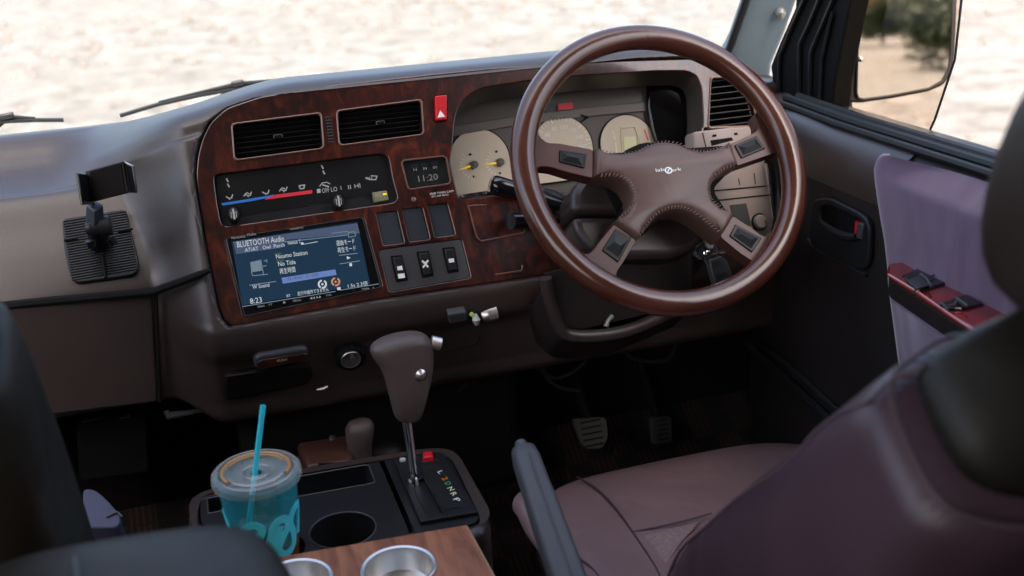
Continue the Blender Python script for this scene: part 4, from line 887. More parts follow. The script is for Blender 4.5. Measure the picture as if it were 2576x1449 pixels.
m = MB(); a = WF.p(0, 0, -.02); m.lathe(Fr(WF.p(0, 0, 0), WF.u, WF.v), [(.045, -.03), (.05, -.05), (.05, -.09), (.04, -.1)], n=32, cap=True); m.build('hub_boss', M['matte'], colm)
st = [D(1245, 466, 1.47), D(1290, 478, 1.475), D(1350, 496, 1.485), D(1420, 520, 1.50), D(1500, 545, 1.52)]
m = MB(); d0 = (st[0]-st[1]).normalized()
m.tube([st[0]+d0*.006, st[0]+d0*.004, st[0], st[0]-d0*.006, st[1], st[2], st[3], st[4]], [.004, .0115, .0135, .0135, .0125, .009, .0075, .0075], n=20); lv = m.build('lever_stalk', M['gloss'], colm, label='headlamp stalk with a round ribbed end')
f = Fr(st[0]+d0*.0068, V((0, 0, 1)).cross(d0), d0.cross(V((0, 0, 1)).cross(d0))); m = MB()
for r_ in (.008, .0045): m.lathe(f, [(r_, 0), (r_+.0006, .0004), (r_+.0012, 0)], n=24)
m.build('stalk_marks', M['grey'], lv)
st2 = [D(1284, 556, 1.44), D(1330, 553, 1.46), D(1400, 552, 1.49)]
m = MB()
for k in range(1): m.tube(st2, [.011, .010, .008], n=16)
m.build('lever_stalk', M['gloss'], colm, label='second stalk with a square black end')
m = MB(); m.tube([D(1365, 488, 1.5), D(1390, 498, 1.5), D(1425, 515, 1.51)], [.009, .011, .009], n=14); m.build('stalk_collar', M['black'], colm)
m = MB(); a = D(1768, 622, 1.50); f = Fr(a, (1, .3, 0), (0, .4, 1)); m.lathe(f, [(.018, -.03), (.019, 0), (.017, .004), (.011, .004), (.010, 0), (.0001, 0)], n=28); m.build('ignition_lock', M['chrome'], colm)
m = MB()
for (x, y) in ((1742, 634), (1712, 670)): m.ball(D(x, y, 1.53), .006, n=8)
m.build('cover_screw', M['dgrey'], colm)
fob = empty('car_key', D(1800, 640, 1.46), 'grey plastic key fob hanging from the ignition behind the wheel', 'key')
FK = Fr(D(1800, 640, 1.46), (1, .25, 0), (-.08, .35, 1))
m = MB(); q = FK.H([(1781, 655), (1808, 645), (1822, 655), (1843, 712), (1838, 722), (1806, 735), (1796, 725), (1780, 668)]); m.prism(FK, rr(q, .002), -.004, .006); b_ = m.build('fob', M['grey'], fob, bevel=.0015)
m = MB(); q = FK.H([(1789, 662), (1808, 655), (1813, 665), (1794, 673)], .006); m.prism(FK, q, .0055, .0072); q = FK.H([(1800, 692), (1824, 683), (1828, 692), (1804, 702)], .006); m.prism(FK, q, .0055, .0072); m.build('fob_button', M['blank'], b_)
m = MB(); q = FK.hit(1788, 640); m.tube([FK.p(q[0]+.012*math.cos(t), q[1]+.014*math.sin(t), .002*math.sin(3*t)) for t in [k*2*math.pi/20 for k in range(21)]], .0011, n=6)
m.box(FK, q[0]-.006, q[0]+.006, q[1]+.006, q[1]+.030, -.001, .0015); m.build('key_ring', M['chrome'], fob)

# ================================================================== PHONE HOLDER on the left of the dash
a = ply(262, 640, 1.448); HFn = V((0, -.62, .78)).normalized()
hfu = V((1, 0, 0)); hfv = HFn.cross(hfu)
PF = Fr(a, hfu, hfv)       # follows the slope of the dash
# find the dash surface slope there
ph = empty('phone_holder', a, 'black phone clamp on a ribbed adhesive pad at the left of the dash', 'phone holder')
def on_slope(pts, n_off=.004):
    F = Fr((0, 1.4375, .9395+.006), (1, 0, 0), V((0, 1.5-1.41, 1.004-.905)).normalized()); return F
SF = on_slope(None)
q = SF.H(ch([(85, 700), (730, 600), (860, 1130), (850, 1210), (800, 1260), (520, 1300), (220, 1340), (160, 1250), (110, 1000)]), .002)
m = MB(); m.prism(SF, rr(q, .008), -.012, .002); base = m.build('adhesive_pad', M['dgrey'], ph, bevel=.001)
m = MB()
q0, q1 = (V(SF.hit(*p, .002)) for p in ch([(100, 715), (190, 1330)])); q2, q3 = (V(SF.hit(*p, .002)) for p in ch([(728, 612), (850, 1215)]))
for k in range(24):
    t = (k+.5)/24; l = q0.lerp(q1, t); r = q2.lerp(q3, t); m.tube([SF.p(l.x, l.y, .0022), SF.p(r.x, r.y, .0022)], .0011, n=6)
m.build('pad_ribs', M['black'], base)
m = MB(); p = [SF.p(*SF.hit(*c, .004), .004) for c in ch([(490, 1050), (525, 1290)])]; m.tube(p, .0014, n=6)
p = [SF.p(*SF.hit(*c, .004), .004) for c in ch([(650, 828), (800, 800)])]; m.tube(p, .0014, n=6); p = [SF.p(*SF.hit(*c, .004), .004) for c in ch([(110, 915), (250, 895)])]; m.tube(p, .0014, n=6); m.build('pad_cuts', M['matte'], base)
Yh = 1.385
h0 = SF.p(*SF.hit(*ch([(460, 930)])[0], .01), .01); h1 = ply(*ch([(420, 780)])[0], Yh); h2 = ply(*ch([(415, 560)])[0], Yh-.01)
m = MB(); m.tube([h0, (h0+h1)/2, h1], [.014, .011, .009], n=16); m.build('foot', M['matte'], ph)
ja, jb = ply(*ch([(330, 800)])[0], Yh-.006), ply(*ch([(590, 760)])[0], Yh-.006)
m = MB(); ax = (jb-ja).normalized(); m.tube([ja, ja+ax*.004, ja+ax*.0045, jb-ax*.0145, jb-ax*.014, jb-ax*.002, jb], [.007, .008, .0105, .0105, .0125, .0125, .010], n=20); m.build('swivel_joint', M['dgrey'], ph)
m = MB(); q = [ply(*c, Yh-.014) for c in ch([(370, 920), (385, 985)])]; m.tube(q, [.006, .0045], n=10); q = [ply(*c, Yh-.014) for c in ch([(570, 900), (610, 960)])]; m.tube(q, [.006, .0045], n=10); m.build('wing_lever', M['black'], ph)
m = MB(); m.tube([h1, h2], [.0115, .010], n=4, sx=1.3); m.build('arm', M['blank'], ph, bevel=.002)
# cradle: back plate turned toward the seats plus two jaws
CF = Fr(ply(*ch([(520, 370)])[0], Yh-.02), V((1, -.32, .02)), V((0, .22, 1))); CF = Fr(CF.o, CF.u, (CF.v-CF.u*CF.v.dot(CF.u)))
q = CF.H(ch([(300, 225), (690, 118), (745, 440), (390, 530)]), 0)
m = MB(); m.prism(CF, rr(q, .002), -.014, -.004); cr = m.build('cradle', M['dashdark'], ph, bevel=.0015)
m = MB(); q = CF.H(ch([(360, 225), (670, 140), (715, 430), (395, 510)]), 0); m.prism(CF, q, -.004, -.0025); m.build('cradle_pad', M['void'], cr)
def jaw(pts_front, pts_back, nm, lab):
    m = MB(); A = [CF.p(*CF.hit(*c, .022), .022) for c in ch(pts_front)]; B = [CF.p(*CF.hit(*c, -.012), -.012) for c in ch(pts_back)]
    t = CF.u*.0035; vs = A+B; vs = [A[0], A[1], B[1], B[0]]; vs2 = [p+t for p in vs]
    m.add(vs+vs2, [(0, 1, 2, 3), (7, 6, 5, 4), (0, 4, 5, 1), (1, 5, 6, 2), (2, 6, 7, 3), (3, 7, 4, 0)]); m.build(nm, M['gloss'], ph, bevel=.001, label=lab)
jaw([(215, 235), (270, 560)], [(355, 262), (395, 555)], 'jaw', 'left jaw of the phone clamp')
jaw([(790, 165), (822, 440)], [(690, 118), (735, 440)], 'jaw', 'right jaw of the phone clamp')

# ================================================================== CENTRE CONSOLE
ZC = .665; KZ = Fr((0, 0, ZC), (1, 0, 0), (0, 1, 0))
con = empty('centre_console', (.12, 1.15, .2), 'plum centre console with black tray, cup holders and gear gate', 'console')
body = KZ.H([(468, 1300), (482, 1250), (520, 1228), (745, 1182), (1065, 1128), (1128, 1126), (1160, 1150), (1236, 1300), (1228, 1332), (1180, 1352)])
body = body + [(body[-1][0], .80), (body[0][0]+.01, .80)]
m = MB()
holes_top = rr(body, .02, 6)
insert = KZ.H([(505, 1310), (500, 1262), (520, 1245), (745, 1192), (1065, 1140), (1115, 1138), (1135, 1155), (1208, 1290), (1200, 1308), (1165, 1320), (720, 1400), (600, 1425)])
ins = rr(insert, .012, 5)
plate('console_top', KZ, holes_top, [ins], -.03, 0, M['dash'], con, bev=.012, sharp=0)
m = MB()
m.rings([[KZ.p(a, b, -.012) for a, b in inset(holes_top, .995)], [KZ.p(a, b, -.10) for a, b in inset(holes_top, 1.0)], [KZ.p(a, b, -.48) for a, b in inset(holes_top, 1.02)]], cap=False); m.build('console_body', M['dash'], con, sharp=40)
well = lambda cx_, cy_, rx: (KZ.hit(cx_, cy_), rx/2800*1.24)
(w1, r1w), (w2, r2w) = well(862, 1330, 84), (KZ.hit(650, 1372), 42*2800/1240*1.24/2800+.0)
CUPC = (.028, 1.109)
# cup sits in the left well
hole1 = circ(w1[0], w1[1], .0375, n=36)
hole2 = circ(CUPC[0]+.001, CUPC[1]-.001, .0395, n=36)
trayp = KZ.H([(745, 1203), (925, 1168), (938, 1200), (950, 1218), (770, 1258), (700, 1262), (660, 1240), (600, 1240)])
trayp = [(.062, 1.262), (.178, 1.238), (.178, 1.195), (-.02, 1.222), (-.02, 1.262)]
trayp = [(-.030, 1.232), (.060, 1.232), (.062, 1.262), (.172, 1.240), (.174, 1.196), (-.030, 1.196)]
trayp = KZ.H([(690, 1207), (927, 1166), (944, 1212), (690, 1258)])
trayl = KZ.H([(520, 1252), (560, 1244), (560, 1282), (524, 1290)])
gap = KZ.H([(956, 1160), (964, 1158), (1040, 1334), (1030, 1336)])
gate = KZ.H([(990, 1160), (1112, 1142), (1204, 1292), (1058, 1318)])
plate('tray_insert', KZ, ins, [hole1, hole2, rr(trayp, .006), rr(trayl, .004), gap], -.006, -.002, M['dgrey'], con, bev=.0012, sharp=0)
m = MB()
for hc_ in ((w1[0], w1[1], .0375), (CUPC[0]+.001, CUPC[1]-.001, .0395)):
    m.lathe(Fr(KZ.p(hc_[0], hc_[1]), KZ.u, KZ.v), [(hc_[2], -.003), (hc_[2]-.001, -.05), (hc_[2]-.004, -.055), (.0001, -.056)], n=36)
m.build('cup_well', M['dgrey'], con)
for tp, dp in ((rr(trayp, .006), .035), (rr(trayl, .004), .03), (gap, .02)):
    m = MB(); m.rings([[KZ.p(a, b, -.003) for a, b in tp], [KZ.p(a, b, -dp) for a, b in inset(tp, .95)]], cap=False); m.prism(KZ, inset(tp, .96), -dp-.002, -dp); m.build('storage_well', M['dgrey'], con)
m = MB(); loop_tube(m, KZ, rr(trayp, .006), .0011, -.0015); loop_tube(m, KZ, circ(w1[0], w1[1], .038, n=40), .0011, -.0015); loop_tube(m, KZ, rr(trayl, .004), .0011, -.0015); m.build('tray_lips', M['grey'], con)
slot = KZ.H(cp_([(600, 640), (780, 560), (1085, 1120), (850, 1165), (690, 890)]), .004)
gp = plate('gear_gate', KZ, rr(gate, .003), [slot], -.002, .003, M['dgrey'], con, bev=.0012, sharp=0)
m = MB(); m.rings([[KZ.p(a, b, .001) for a, b in slot], [KZ.p(a, b, -.03) for a, b in slot]], cap=False); m.prism(KZ, inset(slot, .97), -.032, -.03); m.build('gate_slot', M['matte'], gp)
FG = Fr(KZ.p(0, 0, .0031), KZ.u, KZ.v)
m = MB(); quad(m, FG, cp_([(740, 390), (1020, 420), (1460, 1040), (1110, 1080), (790, 560)]), 0, .0006); m.build('letter_plate', M['lcd'], gp)
FG2 = Fr(KZ.p(0, 0, .0039), KZ.u, KZ.v)
# gear letters are read from the driver's side: turned a quarter
def gl_(m, s, x, y, w_, h_):
    p = cp_([(x, y)])[0]; a = V(FG2.hit(*p)); p2 = cp_([(x+w_, y-w_*.12)])[0]; wid = (V(FG2.hit(*p2))-a).length
    f = Fr(FG2.p(a.x, a.y), V((.18, .98, 0))*-1 if False else V((-.28, .96, 0))*-1, V((.96, .28, 0))); m.text(f, s, 0, 0, wid, 0, width=h_)
for s, x, y, mt, hh in (('P', 1225, 915, 'white', .009), ('R', 1180, 825, 'yelp', .009), ('N', 1135, 745, 'yelp', .009), ('D', 1095, 665, 'greenp', .008), ('2', 1045, 590, 'orange', .009), ('L', 980, 490, 'white', .008)):
    m = MB(); gl_(m, s, x, y, 98, hh*.85); m.build('gear_letter', M[mt], gp)
rb = KZ.H(cp_([(760, 215), (930, 195), (945, 300), (760, 315)]), .006); m = MB(); m.prism(KZ, rb, .002, .010, .85); m.build('shift_lock_button', M['red'], gp, bevel=.002)
m = MB(); q = KZ.hit(*cp_([(460, 355)])[0]); m.prism(KZ, circ(q[0], q[1], .004, n=14), .002, .006); m.build('gate_peg', M['wgrey'], gp, bevel=.001)
m = MB(); quad(m, FG, cp_([(745, 345), (1000, 300), (1010, 312), (750, 360)]), 0, .0008); m.build('gate_line', M['grey'], gp)

# ---- gear lever
B = plz(1045, 1222, ZC-.005); GY = B.y+.004
def gq(x, y, dy=0): return ply(x, y, GY+dy)
gear = empty('gear_lever', B, 'brown T-shaped automatic gear lever on a polished steel shaft', 'gear lever')
sx_ = [gq(1046, 1228), gq(1036, 1150), gq(1022, 1045)]
m = MB(); m.tube([p+V((0, 0, 0)) for p in sx_], [.0052, .0058, .0062], n=16)
# flat side face and foot link
m.build('shaft', M['chrome'], gear)
m = MB(); a, b = gq(1030, 1195, -.008), gq(1052, 1245, -.012); m.tube([gq(1048, 1205, -.006), b], .0022, n=8); m.tube([gq(1028, 1205, -.006), gq(1040, 1228, -.01)], .0016, n=8); m.build('shaft_link', M['steel'], gear)
secs = [(1056, 1002, 1048), (1050, 994, 1056), (1035, 988, 1063), (1000, 980, 1073), (965, 971, 1082), (935, 962, 1087), (915, 950, 1089), (898, 936, 1090), (882, 929, 1090), (868, 934, 1088), (855, 958, 1083), (845, 990, 1075), (838, 1020, 1062)]
R_ = []
for y, xl, xr in secs:
    pl, pr_ = gq(xl, y), gq(xr, y); c = (pl+pr_)/2; hw = (pr_.x-pl.x)/2; hd = min(.021, .012+.012*min(1, (1056-y)/60)) if y > 850 else (.017 if y > 840 else .010)
    ring = []
    for k in range(28):
        t = 2*math.pi*k/28; cs_, sn = math.cos(t), math.sin(t)
        ring.append(V((c.x+hw*math.copysign(abs(cs_)**.8, cs_), c.y+hd*math.copysign(abs(sn)**.85, sn), c.z+(pr_.z-pl.z)/2*cs_)))
    R_.append(ring)
m = MB(); m.rings(R_); kb = m.build('knob', M['knob'], gear, sharp=50, sub=1)
m = MB(); c = gq(1058, 942, -.020); f = Fr(c, (1, 0, .1), (-.1, .12, 1)); f = Fr(f.o, f.u, f.v-f.u*f.v.dot(f.u)); m.lathe(f, [(.0065, -.006), (.0065, .0005), (.0050, .002), (.0001, .003)], n=20); m.build('knob_screw', M['steel'], kb)
m = MB(); m.lathe(f, [(.0085, -.003), (.0082, .0002), (.0068, .0002)], n=24); m.build('screw_recess', M['dashdark'], kb)
m = MB(); a, b = gq(1084, 860, -.002), gq(1110, 866, -.004); m.tube([a, a+(b-a)*.93, b], [.0078, .0078, .0062], n=18); m.build('release_button', M['steel'], kb)

# ================================================================== ICED DRINK
zb = ZC-.053
CUF = Fr((CUPC[0], CUPC[1], zb), (1, 0, 0), (0, 1, 0))
drink = empty('drink_cup', (CUPC[0], CUPC[1], zb), 'clear plastic iced drink cup with turquoise swirl print in the console holder', 'cup')
HT = .765-zb-.006
def cr_(h): return .0310+(.0435-.0310)*h/HT
m = MB(); m.lathe(CUF, [(.0001, .002), (.029, .002), (.0310, 0)]+[(cr_(h), h) for h in [HT*k/8 for k in range(1, 9)]]+[(.0450, HT), (.0450, HT-.003)], n=48); m.build('cup_wall', M['cupclear'], drink, sharp=50)
m = MB(); m.lathe(CUF, [(.0001, .004), (.0295, .004)]+[(cr_(h)-.0012, h) for h in (.01, .03, .05, .070)]+[(.0001, .070)], n=40); m.build('coffee', M['coffee'], drink)
m = MB()
for k in range(16):
    t = random.random()*6.28; r_ = random.uniform(0, .024); s = random.uniform(.006, .010)
    f = Fr(CUF.p(r_*math.cos(t), r_*math.sin(t), random.uniform(.055, .088)), (random.gauss(0, 1), random.gauss(0, 1), random.gauss(0, 1)), (0, 1, 0))
    f = Fr(f.o, f.u, (V((0, 1, .3))-f.u*f.u.dot(V((0, 1, .3))))); m.box(f, -s, s, -s, s, -s, s)
m.build('ice_cubes', M['ice'], drink, bevel=.0025)
# swirl print: a ribbon wrapped on the wall facing the camera
m = MB(); base_az = math.atan2(EYE.y-CUPC[1], EYE.x-CUPC[0])
zig = [(-78, 112), (-70, 96), (-62, 78), (-52, 64), (-40, 62), (-34, 78), (-28, 92), (-14, 98), (-4, 88), (-10, 70), (-22, 52), (-28, 38), (-20, 30), (-6, 36), (6, 60), (12, 84), (22, 96), (36, 92), (38, 76), (26, 58), (18, 40), (24, 26), (38, 24), (50, 36), (50, 56), (44, 78), (50, 96), (64, 102), (74, 96)]
zig2 = [(-80, 70), (-68, 52), (-58, 40)]; zig3 = [(82, 100), (72, 70), (66, 44)]; zig4 = [(24, 84), (14, 56), (4, 34), (-8, 28)]
def ribbon(z_):
    P = smooth_path([V((a, b)) for a, b in z_], 8); L_ = []; R2 = []
    for i, p in enumerate(P):
        t = (P[min(i+1, len(P)-1)]-P[max(i-1, 0)]).normalized(); nrm = V((-t.y*1.0, t.x)); wd = .0042
        for s, ar in ((1, L_), (-1, R2)):
            az = base_az+rad(p.x*1.02)+s*nrm.x*wd/.038; h = .047+p.y*.00062+s*nrm.y*wd; rr_ = cr_(h)+.0005
            ar.append(CUF.p(rr_*math.cos(az), rr_*math.sin(az), h))
    n_ = len(L_); th = [V((p.x-CUPC[0], p.y-CUPC[1], 0)).normalized()*.0006 for p in L_+R2]
    vs = L_+R2+[p+t for p, t in zip(L_+R2, th)]
    fs = [(i, i+1, n_+i+1, n_+i) for i in range(n_-1)]+[(2*n_+i, 3*n_+i, 3*n_+i+1, 2*n_+i+1) for i in range(n_-1)]+[(i, 2*n_+i, 2*n_+i+1, i+1) for i in range(n_-1)]+[(n_+i, n_+i+1, 3*n_+i+1, 3*n_+i) for i in range(n_-1)]
    m.add(vs, fs)
for z_ in (zig, zig2, zig3, zig4): ribbon(z_)
m.build('swirl_print', M['print'], drink, sharp=60)
m = MB(); h = HT
m.lathe(CUF, [(.0445, h-.006), (.0482, h-.005), (.0488, h-.001), (.0478, h+.004), (.0450, h+.0065), (.0415, h+.0065), (.0395, h+.002), (.0370, h+.0015), (.0350, h+.006), (.0325, h+.0065), (.0300, h+.002), (.0170, h+.0015), (.0155, h+.0035), (.0140, h+.0015), (.0060, h+.0015)], n=64)
ld = m.build('lid', M['lidp'], drink, sharp=60)
m = MB(); m.tube([CUF.p(.036*math.cos(t), .036*math.sin(t), h+.0062) for t in [base_az+1.0+k*.10 for k in range(44)]], .0022, n=6); m.tube([CUF.p(.0318*math.cos(t), .0318*math.sin(t), h+.0060) for t in [base_az+1.9+k*.10 for k in range(24)]], .0013, n=6); m.build('lid_ring_reflections', mat('gold_reflection', (.45, .24, .09), .3), ld)  # gold ring reflections of the lid, painted in as brown tubes
s0 = CUF.p(.002, -.002, h-.09); sa = D(648, 1205, (V((CUPC[0], CUPC[1], .765))-EYE).dot(fw)); 
sc1 = V((CUPC[0]+.001, CUPC[1], .7705)); sc0 = ply(662, 1020, CUPC[1]+.004)
straw = MB(); dirs = (sc0-sc1).normalized()
straw.tube([sc1-dirs*.10, sc1, sc0], .0031, n=14, cap=False); straw.tube([sc0, sc1, sc1-dirs*.10], .0025, n=12, cap=False)
so2 = straw.build('drinking_straw', M['turq'], None, sharp=0); tag(so2, 'turquoise drinking straw standing in the iced drink', 'straw')

# ================================================================== WOODEN TABLE TOP WITH STEEL CUPS
ZT = .70; TZ = Fr((0, 0, ZT), (1, 0, 0), (0, 1, 0))
tb_ = empty('wooden_console_box', (.12, .9, .3), 'reddish wooden box top behind the console with round steel cup inserts', 'console box')
a_, b_, c_ = TZ.hit(1172, 1320), TZ.hit(715, 1398), TZ.hit(1242, 1449)
dr = V((c_[0]-a_[0], c_[1]-a_[1])).normalized()
outl = [b_, a_, (a_[0]+dr.x*.5, a_[1]+dr.y*.5), (b_[0]-.01, a_[1]-.5)]
outl = [(b_[0]-.03, b_[1]+(b_[1]-a_[1])*.03/(a_[0]-b_[0])), a_, (a_[0]+dr.x*.5, a_[1]+dr.y*.5), (b_[0]-.04, a_[1]-.5)]
s1c, s2c = TZ.hit(1003, 1428), TZ.hit(742, 1462)
plate('table_top', TZ, outl, [circ(s1c[0], s1c[1], .0350, n=40), circ(s2c[0], s2c[1], .0350, n=40)], -.018, 0, M['table'], tb_, bev=.001, sharp=0)
m = MB(); o_ = inset(outl, .94); m.rings([[TZ.p(a, b, -.018) for a, b in o_], [TZ.p(a, b, -.45) for a, b in o_]], cap=False); m.build('box_side', M['table'], tb_)
m = MB(); m.tube([TZ.p(a_[0], a_[1], -.003), TZ.p(a_[0]+dr.x*.5, a_[1]+dr.y*.5, -.003)], .0022, n=6); m.build('edge_strip', M['yelp'] if False else mat('pale_edging', (.45, .30, .17), .4), tb_)
for i, (sc_, lab) in enumerate(((s1c, 'right steel cup insert, whole ring in view'), (s2c, 'left steel cup insert, half hidden by the armrest'))):
    m = MB(); m.lathe(Fr(TZ.p(*sc_), TZ.u, TZ.v), [(.0345, -.001), (.0385, -.0002), (.0388, .0012), (.0376, .0018), (.0350, .0010), (.0338, -.004), (.0332, -.020), (.0315, -.0235), (.0001, -.0235)], n=56)
    m.build('cup_insert', M['steel'], tb_, label=lab, sharp=40)

# ================================================================== HANDBRAKE, SECOND LEVER, FLOOR THINGS
HX = .315
hb0, hb1 = plx(1314, 1128, HX), plx(1425, 1449, HX-.01)
dirh = (hb1-hb0).normalized(); side = V((1, 0, 0)); side = (side-dirh*side.dot(dirh)).normalized(); upv = side.cross(dirh); upv = upv if upv.z > 0 else -upv
hbk = empty('handbrake', hb1, 'grey handbrake lever with push button tip beside the driver seat', 'handbrake')
def hring(t, w_, h_, sq=.5):
    c = hb0+dirh*t; return [c+side*(w_*math.copysign(abs(math.cos(q))**sq, math.cos(q)))+upv*(h_*math.copysign(abs(math.sin(q))**sq, math.sin(q))) for q in [2*math.pi*k/24 for k in range(24)]]
Lh = (hb1-hb0).length
m = MB(); m.rings([hring(0, .010, .009, .8), hring(.004, .0135, .0125, .7), hring(.02, .0155, .0145, .6), hring(.06, .0155, .015), hring(Lh*.5, .0165, .016), hring(Lh*1.0, .0175, .017), hring(Lh*1.3, .0175, .017)]); m.build('grip', M['hbrake'], hbk, sharp=60)
m = MB(); m.rings([hring(-.010, .004, .004, 1), hring(-.008, .007, .007, 1), hring(.005, .007, .007, 1)]); m.build('push_button', M['hgrip'], hbk)
m = MB(); m.tube([hb0+dirh*.02+side*.001+upv*.0150, hb0+dirh*Lh*.6+upv*.0165, hb0+dirh*Lh*1.2+upv*.0175], .0012, n=6); m.build('grip_seam', M['hgrip'], hbk)
m = MB(); p = [plx(1296, 1250, HX-.02), plx(1306, 1262, HX-.02), plx(1330, 1310, HX-.02), plx(1365, 1360, HX-.02), plx(1400, 1449, HX-.02), plx(1440, 1560, HX-.02)]
m.tube(smooth_path([q+V((.012, 0, -.02)) for q in p], 5), [.006]+[.020]*29+[.02], n=14) if False else m.tube(smooth_path([q+V((.012, 0, -.012)) for q in p], 5), .016, n=14); m.build('gaiter', M['seat'], hbk)
# transfer lever (second knob) and brown box on the footwell hump
ly = 1.34
t0, t1 = ply(905, 1160, ly), ply(905, 1060, ly)
tl = empty('transfer_lever', t0, 'short brown lever knob behind the console near the floor', 'lever')
ax = (t1-t0)
m = MB(); m.rings([[t0+ax*h_+V((r_*math.cos(q), r_*.9*math.sin(q), 0)) for q in [2*math.pi*k/24 for k in range(24)]] for h_, r_ in ((-.3, .016), (0, .0165), (.4, .0165), (.62, .019), (.85, .0195), (.97, .016), (1.03, .009))]); m.build('knob', M['knob'], tl, sharp=60)
m = MB(); m.tube([t0-ax*.3, t0-ax*1.5], .006, n=10); m.build('shaft', M['black'], tl)
m = MB(); c = ply(960, 1125, ly+.03); m.ball(c+V((0, 0, -.012)), .030, (1.1, .6, .55)); m.ball(c+V((-.05, 0, -.016)), .018, (1, .6, .8)); m.build('lever_gaiter', M['dashdark'], tl)
cbx = empty('footwell_box', ply(820, 1160, 1.5), 'dark brown box on the footwell hump behind the console', 'box')
A4 = [ply(745, 1112, 1.385), ply(884, 1090, 1.385), ply(890, 1160, 1.31), ply(772, 1172, 1.31)]
m = MB(); lo_ = [p+V((0, 0, -.25)) for p in A4]; m.rings([lo_, A4]); m.build('box_body', mat('brown_box', (.070, .028, .020), .45, bump=.3, bscale=500, var=.2), cbx, bevel=.006)
m = MB(); q = [ply(800, 1135, 1.36), ply(880, 1120, 1.36), ply(880, 1162, 1.315), ply(800, 1168, 1.315)]; m.rings([[p+V((0, -.004, -.01)) for p in q], [p+V((0, -.004, .002)) for p in q]]); m.build('box_opening', M['matte'], cbx)
m = MB(); p = ply(836, 1102, 1.38); m.lathe(Fr(p, (1, 0, 0), (0, 1, 0)), [(.005, -.004), (.005, .002), (.0002, .004)], n=12); m.build('box_stud', M['steel'], cbx)
# pedals
for nm, pts, Y_, lab, mt in (('brake_pedal', [(1440, 1055), (1524, 1050), (1530, 1100), (1515, 1128), (1475, 1130), (1462, 1115)], 1.46, 'wide grey rubber brake pedal under the steering column', 'dgrey'), ('accelerator_pedal', [(1636, 1050), (1690, 1048), (1692, 1112), (1640, 1118)], 1.50, 'dark accelerator pedal to the right of the brake pedal', 'void')):
    f = Fr((0, Y_, ply(*pts[0], Y_).z), (1, 0, 0), (0, .35, 1)); q = f.H(pts); r_ = empty(nm, f.p(q[0][0], q[0][1]), lab, 'pedal')
    m = MB(); m.prism(f, rr(q, .006), -.010, 0); pd = m.build('pedal_pad', mat('pedal_rubber_'+nm, (.048, .050, .046) if nm[0] == 'b' else (.015, .017, .018), .6, bump=.4, bscale=300), r_, bevel=.002)
    m = MB(); u_ = [a for a, _ in q]; v_ = [b for _, b in q]
    for k in range(5): y_ = min(v_)+.008+k*(max(v_)-min(v_)-.016)/4; m.box(f, min(u_)+.012, max(u_)-.010, y_-.0012, y_+.0012, -.001, .0014)
    m.build('pad_ridges', M['void'], pd)
    c = f.p(sum(u_)/len(u_), max(v_)-.005, -.01); m = MB(); m.tube([c, c+V((-.01, .05, .08)), c+V((-.03, .10, .22))], .008, n=8); m.build('pedal_arm', M['matte'], r_)
m = MB()
def cgrid(x0, x1, y0, y1, z0, z1, nx=24, ny=40):
    vs = []
    for j in range(ny+1):
        for i in range(nx+1):
            x = x0+(x1-x0)*i/nx; y = y0+(y1-y0)*j/ny; vs.append((x, y, z0+(z1-z0)*max(0, (y-1.35)/(y1-1.35))**1.3+.004*noise.noise(V((x*9, y*9, 0)))))
    m.add(vs, [(j*(nx+1)+i, j*(nx+1)+i+1, (j+1)*(nx+1)+i+1, (j+1)*(nx+1)+i) for j in range(ny) for i in range(nx)])
cgrid(-.63, .90, .1, 1.60, .34, .48)
o = m.build('floor_carpet', M['carpet'], None, sharp=0); tag(o, 'dark patterned carpet with brown dashes on the cab floor', 'carpet'); o['kind'] = 'structure'; 
del o['category']
# dark box under the glovebox, blue pouch
ub = empty('under_dash_box', ply(300, 1120, 1.45), 'black box hung under the glovebox with two small clips', 'box')
f = Fr((0, 1.45, 0), (1, 0, 0), (0, 0, 1)); q = f.H([(190, 1062), (368, 1035), (378, 1190), (200, 1215)]); m = MB(); m.prism(f, q, -.10, 0); m.build('box_body', M['matte'], ub, bevel=.004)
m = MB()
for a, b in (((205, 1062), (252, 1050)), ((300, 1052), (320, 1050)), ((322, 1040), (326, 1052)), ((258, 1040), (262, 1052))): m.tube([f.p(*f.hit(*a, .003), .003), f.p(*f.hit(*b, .003), .003)], .0014, n=6)
m.build('box_clip', M['grey'], ub)
m = MB(); m.tube([ply(418, 1034, 1.40), ply(424, 1046, 1.40), ply(470, 1040, 1.40), ply(530, 1030, 1.41)], [.004, .006, .004, .003], n=8); o = m.build('under_dash_bracket', M['grey'], dash)
bp_ = [(205, 1225), (240, 1228), (270, 1255), (310, 1300), (300, 1330), (205, 1330)]
f = Fr((0, 1.18, .60), (1, 0, 0), (0, 1, .35)); q = f.H(bp_); r_ = empty('blue_pouch', f.p(*q[0]), 'slate blue padded pouch on the passenger side floor', 'pouch')
m = MB(); m.prism(f, rr(q, .01), -.05, 0, .94); m.build('pouch_body', mat('slate_fabric', (.055, .065, .115), .7, bump=.4, bscale=500), r_, bevel=.008)
m = MB(); m.tube([f.p(*f.hit(*p, .002), .002) for p in ((268, 1300), (295, 1288), (308, 1300))], .0015, n=6); m.build('pouch_zip', M['grey'], r_)

